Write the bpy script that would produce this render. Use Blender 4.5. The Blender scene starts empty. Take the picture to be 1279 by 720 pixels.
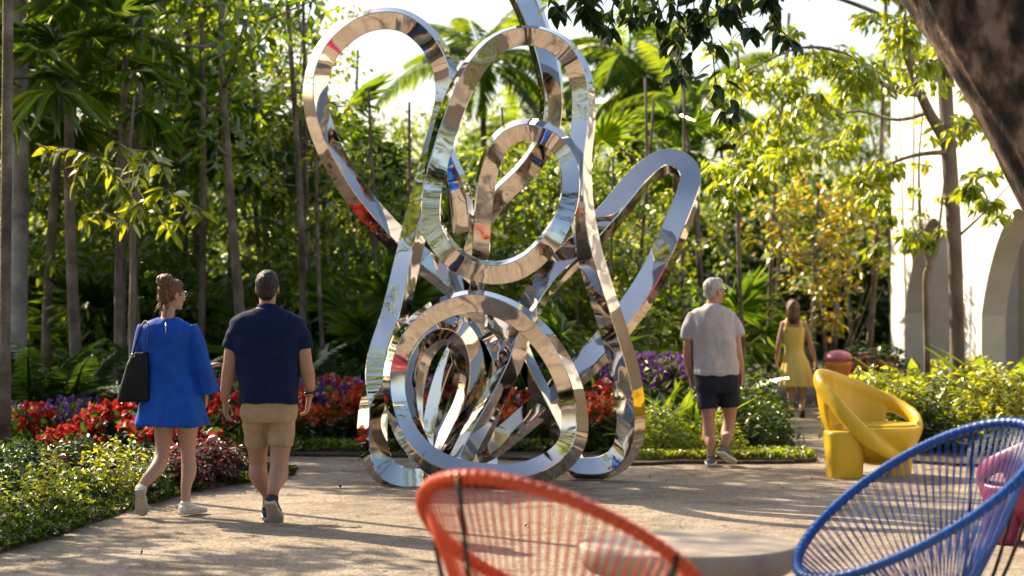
import bpy, math, random
import numpy as np
from mathutils import Vector, Matrix, noise as mnoise
SC = bpy.context.scene
COL = SC.collection
rad = math.radians
# ------------------------------------------------------------------ camera
F = 2487.0; CH = 1.57; CX, CY = 639.5, 368.0      # focal length (px), eye height, image centre / horizon
cam_d = bpy.data.cameras.new('camera'); cam = bpy.data.objects.new('camera', cam_d); COL.objects.link(cam)
cam.location = (0, 0, CH); cam.rotation_euler = (rad(90), 0, 0)
cam_d.sensor_width = 36.0; cam_d.lens = 70.0; cam_d.shift_y = 8 / 1279.0
cam_d.clip_start = 0.1; cam_d.clip_end = 2000
cam_d.dof.use_dof = True; cam_d.dof.focus_distance = 13.3; cam_d.dof.aperture_fstop = 2.2
SC.camera = cam
# ------------------------------------------------------------------ light
SUN_AZ = (-0.74, 0.673); SUN_EL = rad(36)
sun_rot = math.atan2(SUN_AZ[0], SUN_AZ[1])
W = bpy.data.worlds.new('World'); SC.world = W; W.use_nodes = True
nt = W.node_tree; nt.nodes.clear()
sky = nt.nodes.new('ShaderNodeTexSky'); sky.sky_type = 'NISHITA'; sky.sun_disc = False
sky.sun_elevation = SUN_EL; sky.sun_rotation = sun_rot; sky.air_density = 1.0; sky.dust_density = 3.0; sky.ozone_density = 0.6
bg = nt.nodes.new('ShaderNodeBackground'); bg.inputs[1].default_value = 0.105
wo = nt.nodes.new('ShaderNodeOutputWorld')
nt.links.new(sky.outputs[0], bg.inputs[0]); nt.links.new(bg.outputs[0], wo.inputs[0])
sd = bpy.data.lights.new('sun', 'SUN'); sd.energy = 5.0; sd.angle = rad(0.55); sd.color = (1.0, 0.81, 0.57)
sun = bpy.data.objects.new('sun', sd); COL.objects.link(sun)
tosun = Vector((SUN_AZ[0]*math.cos(SUN_EL), SUN_AZ[1]*math.cos(SUN_EL), math.sin(SUN_EL)))
sun.rotation_euler = tosun.to_track_quat('Z', 'Y').to_euler(); sun.location = tosun*60
SC.view_settings.view_transform = 'Standard'; SC.view_settings.look = 'None'
SC.view_settings.exposure = 1.2; SC.view_settings.gamma = 1.0
SC.cycles.max_bounces = 7; SC.cycles.diffuse_bounces = 3; SC.cycles.glossy_bounces = 5; SC.cycles.transmission_bounces = 4
SC.cycles.sample_clamp_indirect = 6.0; SC.cycles.caustics_reflective = False; SC.cycles.caustics_refractive = False
SC.cycles.use_denoising = True

# ------------------------------------------------------------------ helpers
def P(px, py, Y): return Vector(((px-CX)/F*Y, Y, CH-(py-CY)/F*Y))
def G(px, py):
    Y = CH*F/(py-CY); return Vector(((px-CX)/F*Y, Y, 0))
def GX(px, Y): return (px-CX)/F*Y
R = random.Random(7)
NR = np.random.default_rng(7)

def empty(name, loc=(0,0,0), rz=0.0, label=None, cat=None, group=None):
    o = bpy.data.objects.new(name, None); COL.objects.link(o)
    o.location = loc; o.rotation_euler = (0,0,rz); o.empty_display_size = 0.1
    tag(o, label, cat, group); return o
def tag(o, label=None, cat=None, group=None, kind=None):
    if label: o['label'] = label
    if cat: o['category'] = cat
    if group: o['group'] = group
    if kind: o['kind'] = kind
    return o
def link(name, me, mat, parent=None, loc=None):
    o = bpy.data.objects.new(name, me); COL.objects.link(o)
    if mat is not None and len(me.materials) == 0: me.materials.append(mat)
    if parent is not None: o.parent = parent
    if loc is not None: o.location = loc
    return o
class MB:
    """collects geometry for ONE mesh"""
    def __init__(s): s.v = []; s.f = []
    def add(s, v, f):
        b = len(s.v); s.v.extend([tuple(x) for x in v]); s.f.extend([tuple(i+b for i in q) for q in f]); return s
    def mesh(s, name, smooth=True):
        me = bpy.data.meshes.new(name); me.from_pydata(s.v, [], s.f)
        if smooth: me.polygons.foreach_set('use_smooth', [True]*len(me.polygons))
        me.update(); return me
    def build(s, name, mat, parent=None, smooth=True, loc=None):
        return link(name, s.mesh(name, smooth), mat, parent, loc)
def catmull(pts, n, closed=False):
    """resample rows of numbers with centripetal-ish Catmull-Rom; n samples per span"""
    A = np.array(pts, float); N = len(A); out = []
    for i in range(N if closed else N-1):
        p = [A[(i+k) % N] if closed else A[min(max(i+k,0),N-1)] for k in (-1,0,1,2)]
        for t in np.linspace(0,1,n,endpoint=False):
            out.append(0.5*((2*p[1])+(-p[0]+p[2])*t+(2*p[0]-5*p[1]+4*p[2]-p[3])*t*t+(-p[0]+3*p[1]-3*p[2]+p[3])*t**3))
    if not closed: out.append(A[-1])
    return np.array(out)
def loft(mb, rings, cap=True, closed=False):
    n = len(rings[0]); v = [p for r in rings for p in r]; f = []
    m = len(rings)
    for i in range(m if closed else m-1):
        a = i*n; b = ((i+1) % m)*n
        for k in range(n): f.append((a+k, a+(k+1)%n, b+(k+1)%n, b+k))
    if cap and not closed:
        f.append(tuple(range(n-1,-1,-1))); f.append(tuple((m-1)*n+k for k in range(n)))
    mb.add(v, f); return mb
def frames(pts, closed=False, up=(0,0,1)):
    pts = [Vector(p) for p in pts]; N = len(pts); T = []
    for i in range(N):
        a = pts[(i-1)%N] if closed else pts[max(i-1,0)]; b = pts[(i+1)%N] if closed else pts[min(i+1,N-1)]
        t = (b-a); T.append(t.normalized() if t.length > 1e-9 else Vector((0,0,1)))
    u = Vector(up); u = u-T[0]*u.dot(T[0])
    if u.length < 1e-3: u = Vector((1,0,0)); u = u-T[0]*u.dot(T[0])
    u.normalize(); out = []
    for t in T:
        u = u-t*u.dot(t); u.normalize(); out.append((t, u.copy(), t.cross(u)))
    return pts, out
def tube(mb, pts, r, n=8, cap=True, closed=False, flat=1.0):
    pts, fr = frames(pts, closed); rs = r if hasattr(r, '__len__') else [r]*len(pts)
    rings = []
    for p, (t,u,w), q in zip(pts, fr, rs):
        rings.append([p+u*(q*math.cos(2*math.pi*k/n))+w*(q*flat*math.sin(2*math.pi*k/n)) for k in range(n)])
    return loft(mb, rings, cap, closed)
def ctube(mb, pts_r, n=10, per=5):
    """tube through (x,y,z,r) rows, smoothed"""
    C = catmull([(*p[:3], p[3]) for p in pts_r], per); return tube(mb, [c[:3] for c in C], [max(c[3],1e-4) for c in C], n)
def ellipsoid(mb, c, r, rot=None, nu=14, nv=9):
    c = Vector(c); rings = []
    for j in range(nv+1):
        a = math.pi*(j+0.02)/(nv+0.04)
        ring = []
        for k in range(nu):
            b = 2*math.pi*k/nu
            p = Vector((r[0]*math.sin(a)*math.cos(b), r[1]*math.sin(a)*math.sin(b), -r[2]*math.cos(a)))
            if rot is not None: p = rot @ p
            ring.append(c+p)
        rings.append(ring)
    return loft(mb, rings)
def box(mb, c, s, rot=None, bev=0.0):
    c = Vector(c); x,y,z = [q/2 for q in s]
    v = [Vector((a*x,b*y,d*z)) for d in (-1,1) for a,b in ((-1,-1),(1,-1),(1,1),(-1,1))]
    if rot is not None: v = [rot @ p for p in v]
    mb.add([c+p for p in v], [(3,2,1,0),(4,5,6,7),(0,1,5,4),(1,2,6,5),(2,3,7,6),(3,0,4,7)]); return mb
def remesh(mb, name, mat, parent, voxel, smooth_it=4, disp=None):
    """fuses the collected closed shapes into one continuous skin"""
    me = mb.mesh('tmp'); o = bpy.data.objects.new('tmp', me); COL.objects.link(o)
    m = o.modifiers.new('r', 'REMESH'); m.mode = 'VOXEL'; m.voxel_size = voxel; m.adaptivity = 0
    if smooth_it:
        s = o.modifiers.new('s', 'SMOOTH'); s.iterations = smooth_it; s.factor = 0.5
    dg = bpy.context.evaluated_depsgraph_get(); dg.update()
    out = bpy.data.meshes.new_from_object(o.evaluated_get(dg)); out.name = name
    bpy.data.objects.remove(o); bpy.data.meshes.remove(me)
    if disp:
        n = len(out.vertices); co = np.empty(n*3); out.vertices.foreach_get('co', co); co = co.reshape(-1,3)
        nn = np.empty(n*3); out.vertices.foreach_get('normal', nn); nn = nn.reshape(-1,3)
        d = np.array([disp(p, q) for p, q in zip(co, nn)]); co = co+nn*d[:,None]
        out.vertices.foreach_set('co', co.ravel()); out.update()
    out.polygons.foreach_set('use_smooth', [True]*len(out.polygons)); out.materials.clear()
    return link(name, out, mat, parent)

# ------------------------------------------------------------------ materials
MATS = {}
def nodes(name):
    m = bpy.data.materials.new(name); m.use_nodes = True; t = m.node_tree; t.nodes.clear()
    out = t.nodes.new('ShaderNodeOutputMaterial'); MATS[name] = m; return m, t, out
def ramp(t, fac, cols):
    r = t.nodes.new('ShaderNodeValToRGB'); e = r.color_ramp.elements
    while len(e) < len(cols): e.new(0.5)
    for q, (p, c) in zip(e, cols): q.position = p; q.color = (*c, 1)
    t.links.new(fac, r.inputs[0]); return r.outputs[0]
def tex(t, kind, scale, detail=4, rough=0.55, dist=0.0, coord='Object', stretch=None):
    tc = t.nodes.new('ShaderNodeTexCoord'); n = t.nodes.new(kind); src = tc.outputs[coord]
    if stretch:
        mp = t.nodes.new('ShaderNodeMapping'); mp.inputs['Scale'].default_value = stretch; t.links.new(src, mp.inputs[0]); src = mp.outputs[0]
    t.links.new(src, n.inputs['Vector']); n.inputs['Scale'].default_value = scale
    if kind == 'ShaderNodeTexNoise':
        n.inputs['Detail'].default_value = detail; n.inputs['Roughness'].default_value = rough; n.inputs['Distortion'].default_value = dist
    return n
def surf(name, cols, scale=5, rough=0.6, bump=0.0, bscale=40, metal=0.0, spec=0.5, stretch=None, coat=0.0, bstretch=None, bdist=0.02, sheen=0.0, sss=0.0, cols_range=(0.3,0.7)):
    m, t, out = nodes(name); b = t.nodes.new('ShaderNodeBsdfPrincipled'); t.links.new(b.outputs[0], out.inputs[0])
    n = tex(t, 'ShaderNodeTexNoise', scale, stretch=stretch)
    k = len(cols); lo, hi = cols_range
    c = ramp(t, n.outputs[0], [(lo+(hi-lo)*i/max(k-1,1), q) for i, q in enumerate(cols)] if k > 1 else [(0,cols[0]),(1,cols[0])])
    t.links.new(c, b.inputs['Base Color']); b.inputs['Roughness'].default_value = rough; b.inputs['Metallic'].default_value = metal
    b.inputs['Specular IOR Level'].default_value = spec; b.inputs['Coat Weight'].default_value = coat
    if sheen: b.inputs['Sheen Weight'].default_value = sheen
    if sss: b.inputs['Subsurface Weight'].default_value = sss; b.inputs['Subsurface Radius'].default_value = (0.02,0.008,0.005)
    if bump:
        h = tex(t, 'ShaderNodeTexNoise', bscale, 6, 0.6, stretch=bstretch); bp = t.nodes.new('ShaderNodeBump')
        bp.inputs['Strength'].default_value = bump; bp.inputs['Distance'].default_value = bdist
        t.links.new(h.outputs[0], bp.inputs['Height']); t.links.new(bp.outputs[0], b.inputs['Normal'])
    return m
def leafmat(name, cols, tcols, trans=0.5, rough=0.45, gloss=0.06):
    """thin leaf: reflects and lets light through; colour varies leaf by leaf and plant by plant"""
    m, t, out = nodes(name)
    at = t.nodes.new('ShaderNodeAttribute'); at.attribute_name = 'var'
    oi = t.nodes.new('ShaderNodeObjectInfo')
    mx = t.nodes.new('ShaderNodeMath'); mx.operation = 'MULTIPLY_ADD'; mx.inputs[1].default_value = 0.35
    ad = t.nodes.new('ShaderNodeMath'); ad.operation = 'MULTIPLY'; ad.inputs[1].default_value = 0.65
    t.links.new(at.outputs['Fac'], ad.inputs[0]); t.links.new(oi.outputs['Random'], mx.inputs[0]); t.links.new(ad.outputs[0], mx.inputs[2])
    k = len(cols)
    c1 = ramp(t, mx.outputs[0], [(0.05+0.9*i/(k-1), q) for i, q in enumerate(cols)])
    k = len(tcols)
    c2 = ramp(t, mx.outputs[0], [(0.05+0.9*i/(k-1), q) for i, q in enumerate(tcols)])
    d = t.nodes.new('ShaderNodeBsdfDiffuse'); tr = t.nodes.new('ShaderNodeBsdfTranslucent'); g = t.nodes.new('ShaderNodeBsdfGlossy')
    g.inputs['Roughness'].default_value = rough; g.inputs['Color'].default_value = (0.85,0.9,0.75,1)
    t.links.new(c1, d.inputs[0]); t.links.new(c2, tr.inputs[0])
    m1 = t.nodes.new('ShaderNodeMixShader'); m1.inputs[0].default_value = trans; t.links.new(d.outputs[0], m1.inputs[1]); t.links.new(tr.outputs[0], m1.inputs[2])
    fr = t.nodes.new('ShaderNodeFresnel'); fr.inputs[0].default_value = 1.4
    ml = t.nodes.new('ShaderNodeMath'); ml.operation = 'MULTIPLY'; ml.inputs[1].default_value = gloss*3.5; ml.use_clamp = True; t.links.new(fr.outputs[0], ml.inputs[0])
    m2 = t.nodes.new('ShaderNodeMixShader'); t.links.new(ml.outputs[0], m2.inputs[0]); t.links.new(m1.outputs[0], m2.inputs[1]); t.links.new(g.outputs[0], m2.inputs[2])
    t.links.new(m2.outputs[0], out.inputs[0]); return m

def steel_mat():
    m, t, out = nodes('polished_steel'); b = t.nodes.new('ShaderNodeBsdfPrincipled'); t.links.new(b.outputs[0], out.inputs[0])
    b.inputs['Base Color'].default_value = (0.65,0.605,0.555,1); b.inputs['Metallic'].default_value = 1.0
    sm = tex(t, 'ShaderNodeTexNoise', 6, 5, 0.6); rr = t.nodes.new('ShaderNodeMapRange')
    rr.inputs['From Min'].default_value = 0.4; rr.inputs['From Max'].default_value = 0.75; rr.inputs['To Min'].default_value = 0.02; rr.inputs['To Max'].default_value = 0.10
    t.links.new(sm.outputs[0], rr.inputs[0]); t.links.new(rr.outputs[0], b.inputs['Roughness'])
    n1 = tex(t, 'ShaderNodeTexNoise', 1.7, 1.0, 0.4, 0.3); n2 = tex(t, 'ShaderNodeTexNoise', 5, 1.0, 0.4, 0.3)
    ma = t.nodes.new('ShaderNodeMath'); ma.operation = 'MULTIPLY_ADD'; ma.inputs[1].default_value = 0.10; t.links.new(n2.outputs[0], ma.inputs[0]); t.links.new(n1.outputs[0], ma.inputs[2])
    bp = t.nodes.new('ShaderNodeBump'); bp.inputs['Strength'].default_value = 0.6; bp.inputs['Distance'].default_value = 0.045
    t.links.new(ma.outputs[0], bp.inputs['Height']); t.links.new(bp.outputs[0], b.inputs['Normal']); return m
def path_mat():
    m, t, out = nodes('gritty_path'); b = t.nodes.new('ShaderNodeBsdfPrincipled'); t.links.new(b.outputs[0], out.inputs[0])
    big = tex(t, 'ShaderNodeTexNoise', 0.8, 5, 0.6); fine = tex(t, 'ShaderNodeTexNoise', 38, 6, 0.7)
    vor = tex(t, 'ShaderNodeTexVoronoi', 60)
    c1 = ramp(t, big.outputs[0], [(0.32,(0.32,0.26,0.20)),(0.68,(0.49,0.415,0.33))])
    c2 = ramp(t, fine.outputs[0], [(0.36,(0.34,0.31,0.28)),(0.5,(0.92,0.92,0.92)),(0.66,(1.2,1.17,1.12))])
    mu = t.nodes.new('ShaderNodeMix'); mu.data_type = 'RGBA'; mu.blend_type = 'MULTIPLY'; mu.inputs[0].default_value = 0.9
    st = tex(t, 'ShaderNodeTexNoise', 2.7, 6, 0.65, 0.5); c3 = ramp(t, st.outputs[0], [(0.36,(0.55,0.50,0.46)),(0.52,(1.0,1.0,1.0))])
    m0 = t.nodes.new('ShaderNodeMix'); m0.data_type = 'RGBA'; m0.blend_type = 'MULTIPLY'; m0.inputs[0].default_value = 0.75; t.links.new(c1, m0.inputs[6]); t.links.new(c3, m0.inputs[7])
    t.links.new(m0.outputs[2], mu.inputs[6]); t.links.new(c2, mu.inputs[7]); t.links.new(mu.outputs[2], b.inputs['Base Color'])
    b.inputs['Roughness'].default_value = 0.85; b.inputs['Specular IOR Level'].default_value = 0.3
    a = t.nodes.new('ShaderNodeMath'); a.operation = 'MULTIPLY_ADD'; a.inputs[1].default_value = 0.35
    t.links.new(vor.outputs['Distance'], a.inputs[0]); t.links.new(fine.outputs[0], a.inputs[2])
    bp = t.nodes.new('ShaderNodeBump'); bp.inputs['Strength'].default_value = 0.9; bp.inputs['Distance'].default_value = 0.02
    bp2 = t.nodes.new('ShaderNodeBump'); bp2.inputs['Strength'].default_value = 0.7; bp2.inputs['Distance'].default_value = 0.08
    mid = tex(t, 'ShaderNodeTexNoise', 5, 4, 0.6)
    t.links.new(mid.outputs[0], bp2.inputs['Height']); t.links.new(a.outputs[0], bp.inputs['Height']); t.links.new(bp2.outputs[0], bp.inputs['Normal'])
    t.links.new(bp.outputs[0], b.inputs['Normal']); return m
STEEL = steel_mat(); PATH = path_mat()
SOIL = surf('mulch_soil', [(0.018,0.012,0.008),(0.06,0.04,0.025),(0.10,0.07,0.045)], 14, 0.95, 0.9, 30)
BARK = surf('grey_brown_bark', [(0.07,0.05,0.04),(0.17,0.13,0.10),(0.27,0.22,0.18)], 6, 0.9, 0.8, 9, stretch=(1,1,0.35), bstretch=(1,1,0.3))
BARKP = surf('pale_bark', [(0.06,0.045,0.035),(0.15,0.115,0.085),(0.30,0.25,0.20)], 3.5, 0.85, 0.9, 9, stretch=(1,1,0.9), bstretch=(1,1,3.5))
BARKW = surf('whitish_bark', [(0.10,0.08,0.07),(0.30,0.27,0.24),(0.48,0.45,0.41)], 3, 0.85, 0.8, 9, stretch=(1,1,0.9), bstretch=(1,1,3.0))
BARKD = surf('furrowed_dark_bark', [(0.010,0.006,0.005),(0.085,0.054,0.037),(0.26,0.18,0.13)], 8, 0.9, 1.0, 14, stretch=(1,1,0.5), bstretch=(1,1,0.25), bdist=0.10, cols_range=(0.42,0.62))
LF_MID = leafmat('leaf_mid_green', [(0.018,0.045,0.008),(0.04,0.085,0.012),(0.075,0.12,0.02)], [(0.16,0.30,0.012),(0.36,0.48,0.02),(0.58,0.60,0.03)], 0.58)
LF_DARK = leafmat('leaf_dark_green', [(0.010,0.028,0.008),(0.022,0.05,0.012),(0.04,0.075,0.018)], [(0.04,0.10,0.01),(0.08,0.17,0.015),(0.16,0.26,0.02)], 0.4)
LF_BRIGHT = leafmat('leaf_bright_yellow_green', [(0.06,0.10,0.012),(0.10,0.14,0.016),(0.15,0.17,0.02)], [(0.34,0.46,0.02),(0.55,0.60,0.025),(0.72,0.66,0.03)], 0.58)
LF_AUTUMN = leafmat('leaf_orange_yellow', [(0.07,0.11,0.012),(0.15,0.15,0.016),(0.24,0.09,0.015)], [(0.40,0.50,0.02),(0.66,0.60,0.03),(0.76,0.32,0.04)], 0.6)
LF_SHRUB = leafmat('leaf_shrub', [(0.015,0.036,0.008),(0.03,0.06,0.012),(0.06,0.09,0.016)], [(0.05,0.12,0.010),(0.15,0.24,0.015),(0.32,0.38,0.02)], 0.45, 0.45, 0.04)
LF_COVER = leafmat('leaf_ground_cover', [(0.012,0.028,0.006),(0.03,0.055,0.010),(0.06,0.085,0.014)], [(0.03,0.07,0.008),(0.10,0.16,0.012),(0.22,0.26,0.02)], 0.4, 0.5, 0.03)
LF_PALM = leafmat('palm_frond_green', [(0.018,0.045,0.010),(0.035,0.075,0.014),(0.07,0.11,0.02)], [(0.14,0.28,0.015),(0.30,0.46,0.02),(0.52,0.58,0.03)], 0.52, 0.35, 0.08)
LF_BURG = leafmat('leaf_burgundy', [(0.04,0.012,0.015),(0.09,0.02,0.03),(0.13,0.05,0.05)], [(0.16,0.03,0.05),(0.30,0.06,0.08),(0.38,0.16,0.10)], 0.45)
PT_RED = leafmat('petal_red', [(0.24,0.008,0.010),(0.44,0.02,0.016),(0.56,0.10,0.08)], [(0.40,0.015,0.012),(0.58,0.03,0.025),(0.68,0.16,0.12)], 0.4)
PT_ORANGE = leafmat('petal_orange_red', [(0.45,0.03,0.012),(0.62,0.08,0.02),(0.70,0.16,0.04)], [(0.62,0.05,0.02),(0.75,0.14,0.03),(0.80,0.28,0.05)], 0.4)
PT_PURPLE = leafmat('petal_purple', [(0.12,0.03,0.22),(0.24,0.07,0.36),(0.36,0.16,0.46)], [(0.22,0.05,0.38),(0.38,0.12,0.52),(0.48,0.25,0.58)], 0.4)

# ------------------------------------------------------------------ foliage geometry
def leaf_cloud(name, C, D, N, L, Wd, fold=0.25, droop=0.0):
    """many folded leaves as one mesh: centres C, directions D, normals N (n x 3), lengths L, widths Wd"""
    n = len(C); D = D/np.linalg.norm(D,axis=1,keepdims=True)
    N = N-D*(N*D).sum(1,keepdims=True); N = N/(np.linalg.norm(N,axis=1,keepdims=True)+1e-9); S = np.cross(D,N)
    L = np.broadcast_to(np.asarray(L,float).reshape(-1,1),(n,1)); Wd = np.broadcast_to(np.asarray(Wd,float).reshape(-1,1),(n,1))
    base = C-D*L*0.5; tip = C+D*L*0.5-N*L*droop; mid = C-D*L*0.08
    l = mid+S*Wd*0.5+N*Wd*fold; r = mid-S*Wd*0.5+N*Wd*fold
    V = np.stack([base,r,tip,l],1).reshape(-1,3)
    me = bpy.data.meshes.new(name); me.vertices.add(n*4); me.vertices.foreach_set('co', V.ravel())
    idx = np.arange(n)[:,None]*4; T = np.concatenate([idx+np.array([[0,1,2]]), idx+np.array([[0,2,3]])],1).reshape(-1)
    me.loops.add(n*6); me.loops.foreach_set('vertex_index', T.astype(np.int32)); me.polygons.add(n*2)
    me.polygons.foreach_set('loop_start', (np.arange(n*2)*3).astype(np.int32))
    try: me.polygons.foreach_set('loop_total', np.full(n*2,3,np.int32))
    except Exception: pass
    a = me.attributes.new('var','FLOAT','POINT'); a.data.foreach_set('value', np.repeat(NR.random(n),4).astype(np.float32))
    me.update(calc_edges=True); return me
def rdir(n, up=0.0):
    d = NR.normal(size=(n,3)); d[:,2] += up; return d/np.linalg.norm(d,axis=1,keepdims=True)
def clump_leaves(name, clumps, per, leaf, drop=0.5, wr=0.5, flat=0.6):
    """clumps: rows (x,y,z,radius)"""
    Cs, Ds, Ns = [], [], []
    for x,y,z,r in clumps:
        d = rdir(per); rr = r*NR.random((per,1))**0.45; o = d*rr*np.array([1,1,flat])
        Cs.append(np.array([x,y,z])+o)
        out = d+rdir(per)*0.8; out[:,2] = out[:,2]*0.5-drop; Ds.append(out)
        nn = rdir(per)*0.7+np.array([0,0,1.0]); Ns.append(nn)
    C = np.concatenate(Cs); n = len(C); L = leaf*(0.65+0.7*NR.random(n))
    return leaf_cloud(name, C, np.concatenate(Ds), np.concatenate(Ns), L, L*wr, 0.18, 0.12)
def trunk_path(h, lean, wob, n=9, seed=0):
    r = random.Random(seed); a = r.uniform(0,6.28); b = r.uniform(0,6.28)
    return [Vector((lean[0]*t*h+wob*math.sin(3.1*t+a)*t, lean[1]*t*h+wob*math.cos(2.7*t+b)*t, h*t)) for t in [i/(n-1) for i in range(n)]]
def make_tree(name, label, cat, group, h, r0, c0, spread, leafm, leaf, nclump, per, clr, barkm, seed, lean=(0,0), drop=0.5, flat=0.6, wr=0.5):
    """broadleaf: tapered trunk, limbs to clumps, leaf crown. c0: fraction of height where the crown starts"""
    r = random.Random(seed); root = empty(name, label=label, cat=cat, group=group)
    tp = trunk_path(h*0.93, lean, 0.28, 10, seed); mb = MB()
    tube(mb, tp, [r0*(1.25 if i == 0 else 1-0.8*i/9) for i in range(10)], 8)
    clumps = []
    for k in range(nclump):
        t = c0+(1-c0)*((k+0.5)/nclump)**0.9; i = min(int(t*9),8); p = tp[i].lerp(tp[i+1], t*9-i) if t < 1 else tp[-1]
        a = k*2.4+r.uniform(-.5,.5); env = math.sin(math.pi*min(1,max(0.06,(1-t)/(1-c0)*0.85+0.12)))
        q = spread*env*r.uniform(0.35,1.0)
        e = p+Vector((math.cos(a)*q, math.sin(a)*q, q*r.uniform(0.1,0.6)))
        m = p.lerp(e,0.5)+Vector((0,0,-0.08*q)); rr = r0*(1-t)*0.5+0.008
        tube(mb, [p, m, e], [rr, rr*0.7, rr*0.35], 5)
        clumps.append((e.x,e.y,e.z,clr*r.uniform(0.7,1.3)))
        if q > 0.5*spread: clumps.append((m.x,m.y,m.z+0.1,clr*0.7))
    mb.build('trunk', barkm, root)
    link('crown', clump_leaves('crown', clumps, per, leaf, drop, wr, flat), leafm, root); return root
def pinnate_mesh(name, L=2.2, n=34, lw=0.045, ll=0.5, arch=1.1, seed=0, hang=0.35):
    """feather frond growing along +X from the origin, arching down"""
    r = random.Random(seed); pts = []
    for i in range(13):
        t = i/12; a = 0.75-arch*1.5*t; pts.append((L*t*(1-0.12*t), 0, L*(0.42*t-0.62*arch*t*t)))
    mb = MB(); tube(mb, pts, [0.018*(1-0.85*i/12) for i in range(13)], 4)
    nb = len(mb.v); C, D, N, LL = [], [], [], []
    A = np.array(pts)
    for k in range(n):
        t = 0.16+0.84*k/(n-1); i = min(int(t*12),11); p = A[i]+(A[i+1]-A[i])*(t*12-i); tg = A[i+1]-A[i]; tg = tg/np.linalg.norm(tg)
        l = ll*(math.sin(math.pi*(0.12+0.80*t))**0.7)*r.uniform(0.85,1.1)
        for s in (-1,1):
            d = tg*0.55+np.array([0,s,0])*0.85+np.array([0,0,-hang-0.25*r.random()]); d = d/np.linalg.norm(d)
            C.append(p+d*l*0.5); D.append(d); N.append(np.array([0,-s*0.5,1.0])); LL.append(l)
    me = leaf_cloud(name, np.array(C), np.array(D), np.array(N), np.array(LL), np.array(LL)*0+lw, 0.15, 0.18)
    return merge(me, mb, name)
def merge(me, mb, name):
    """adds plain shapes (stems) to a leaf mesh"""
    n0 = len(me.vertices); co = np.empty(n0*3); me.vertices.foreach_get('co', co); co = co.reshape(-1,3)
    var = np.empty(n0,np.float32); me.attributes['var'].data.foreach_get('value', var)
    f = [tuple(p.vertices) for p in me.polygons]+[tuple(i+n0 for i in q) for q in mb.f]
    out = bpy.data.meshes.new(name); out.from_pydata([tuple(x) for x in co]+mb.v, [], f)
    a = out.attributes.new('var','FLOAT','POINT'); a.data.foreach_set('value', np.concatenate([var, np.full(len(mb.v),0.5,np.float32)]))
    bpy.data.meshes.remove(me); return out
def fan_mesh(name, Rr=0.75, n=26, stalk=0.8, seed=0):
    """fan frond: stalk along +X, pleated blade of narrow segments"""
    r = random.Random(seed); mb = MB(); pts = [(stalk*t, 0, 0.25*stalk*t-0.18*stalk*t*t) for t in np.linspace(0,1,5)]
    tube(mb, pts, [0.016,0.014,0.012,0.011,0.010], 4); h = np.array(pts[-1]); C, D, N, LL = [], [], [], []
    for k in range(n):
        a = -2.15+4.3*k/(n-1)
        l = Rr*(0.78+0.22*math.cos(a))*r.uniform(0.92,1.05)
        d = np.array([math.cos(a), math.sin(a), -0.12-0.18*r.random()]); d /= np.linalg.norm(d)
        C.append(h+d*l*0.5); D.append(d); N.append(np.array([0,0,1.0])+np.array([-math.sin(a),math.cos(a),0])*(0.55 if k % 2 else -0.55)); LL.append(l)
    LL = np.array(LL); me = leaf_cloud(name, np.array(C), np.array(D), np.array(N), LL, LL*0.15, 0.12, 0.22)
    return merge(me, mb, name)
PINN = [pinnate_mesh('frond_mesh', 2.0, 40, 0.05, 0.55, 1.0, s) for s in (1,)]+[pinnate_mesh('frond_mesh', 1.6, 34, 0.045, 0.5, 1.35, 2)]
FANS = [fan_mesh('fan_frond_mesh', 0.8, 28, 0.9, 3), fan_mesh('fan_frond_mesh', 0.62, 24, 0.7, 4)]
FERN = [pinnate_mesh('fern_frond_mesh', 0.95, 30, 0.035, 0.16, 1.0, 5, 0.1), pinnate_mesh('fern_frond_mesh', 0.75, 26, 0.03, 0.14, 1.2, 6, 0.1)]
def put_fronds(root, top, meshes, n, mat, el=(-0.6,1.2), sc=(0.8,1.1), seed=0):
    r = random.Random(seed)
    for k in range(n):
        o = link('frond', meshes[r.randrange(len(meshes))], mat, root, top)
        e = el[0]+(el[1]-el[0])*((k+0.5)/n)
        o.rotation_euler = (r.uniform(-.25,.25), -e, k*2.39996+r.uniform(-.2,.2)); s = r.uniform(*sc); o.scale = (s,s,s)
def make_palm(name, label, cat, group, h, r0, meshes, n, seed, mat=None, bark=None, el=(-0.7,1.1), sc=(0.8,1.1), lean=(0,0)):
    root = empty(name, label=label, cat=cat, group=group); tp = trunk_path(h, lean, 0.08, 8, seed); mb = MB()
    tube(mb, tp, [r0*(1.35 if i == 0 else 1.0-0.25*i/7) for i in range(8)], 9)
    mb.build('trunk', bark or BARKP, root); put_fronds(root, tp[-1], meshes, n, mat or LF_PALM, el, sc, seed); return root
def copy_tree(root, loc, rz=0.0, s=1.0, label=None, group=None, sz=None):
    c = root.copy(); COL.objects.link(c); c.location = loc; c.rotation_euler = (0,0,rz); c.scale = (s,s,sz or s)
    if label: c['label'] = label
    if group: c['group'] = group
    for ch in root.children:
        d = ch.copy(); COL.objects.link(d); d.parent = c
        for g in ch.children:
            e = g.copy(); COL.objects.link(e); e.parent = d
    return c

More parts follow.
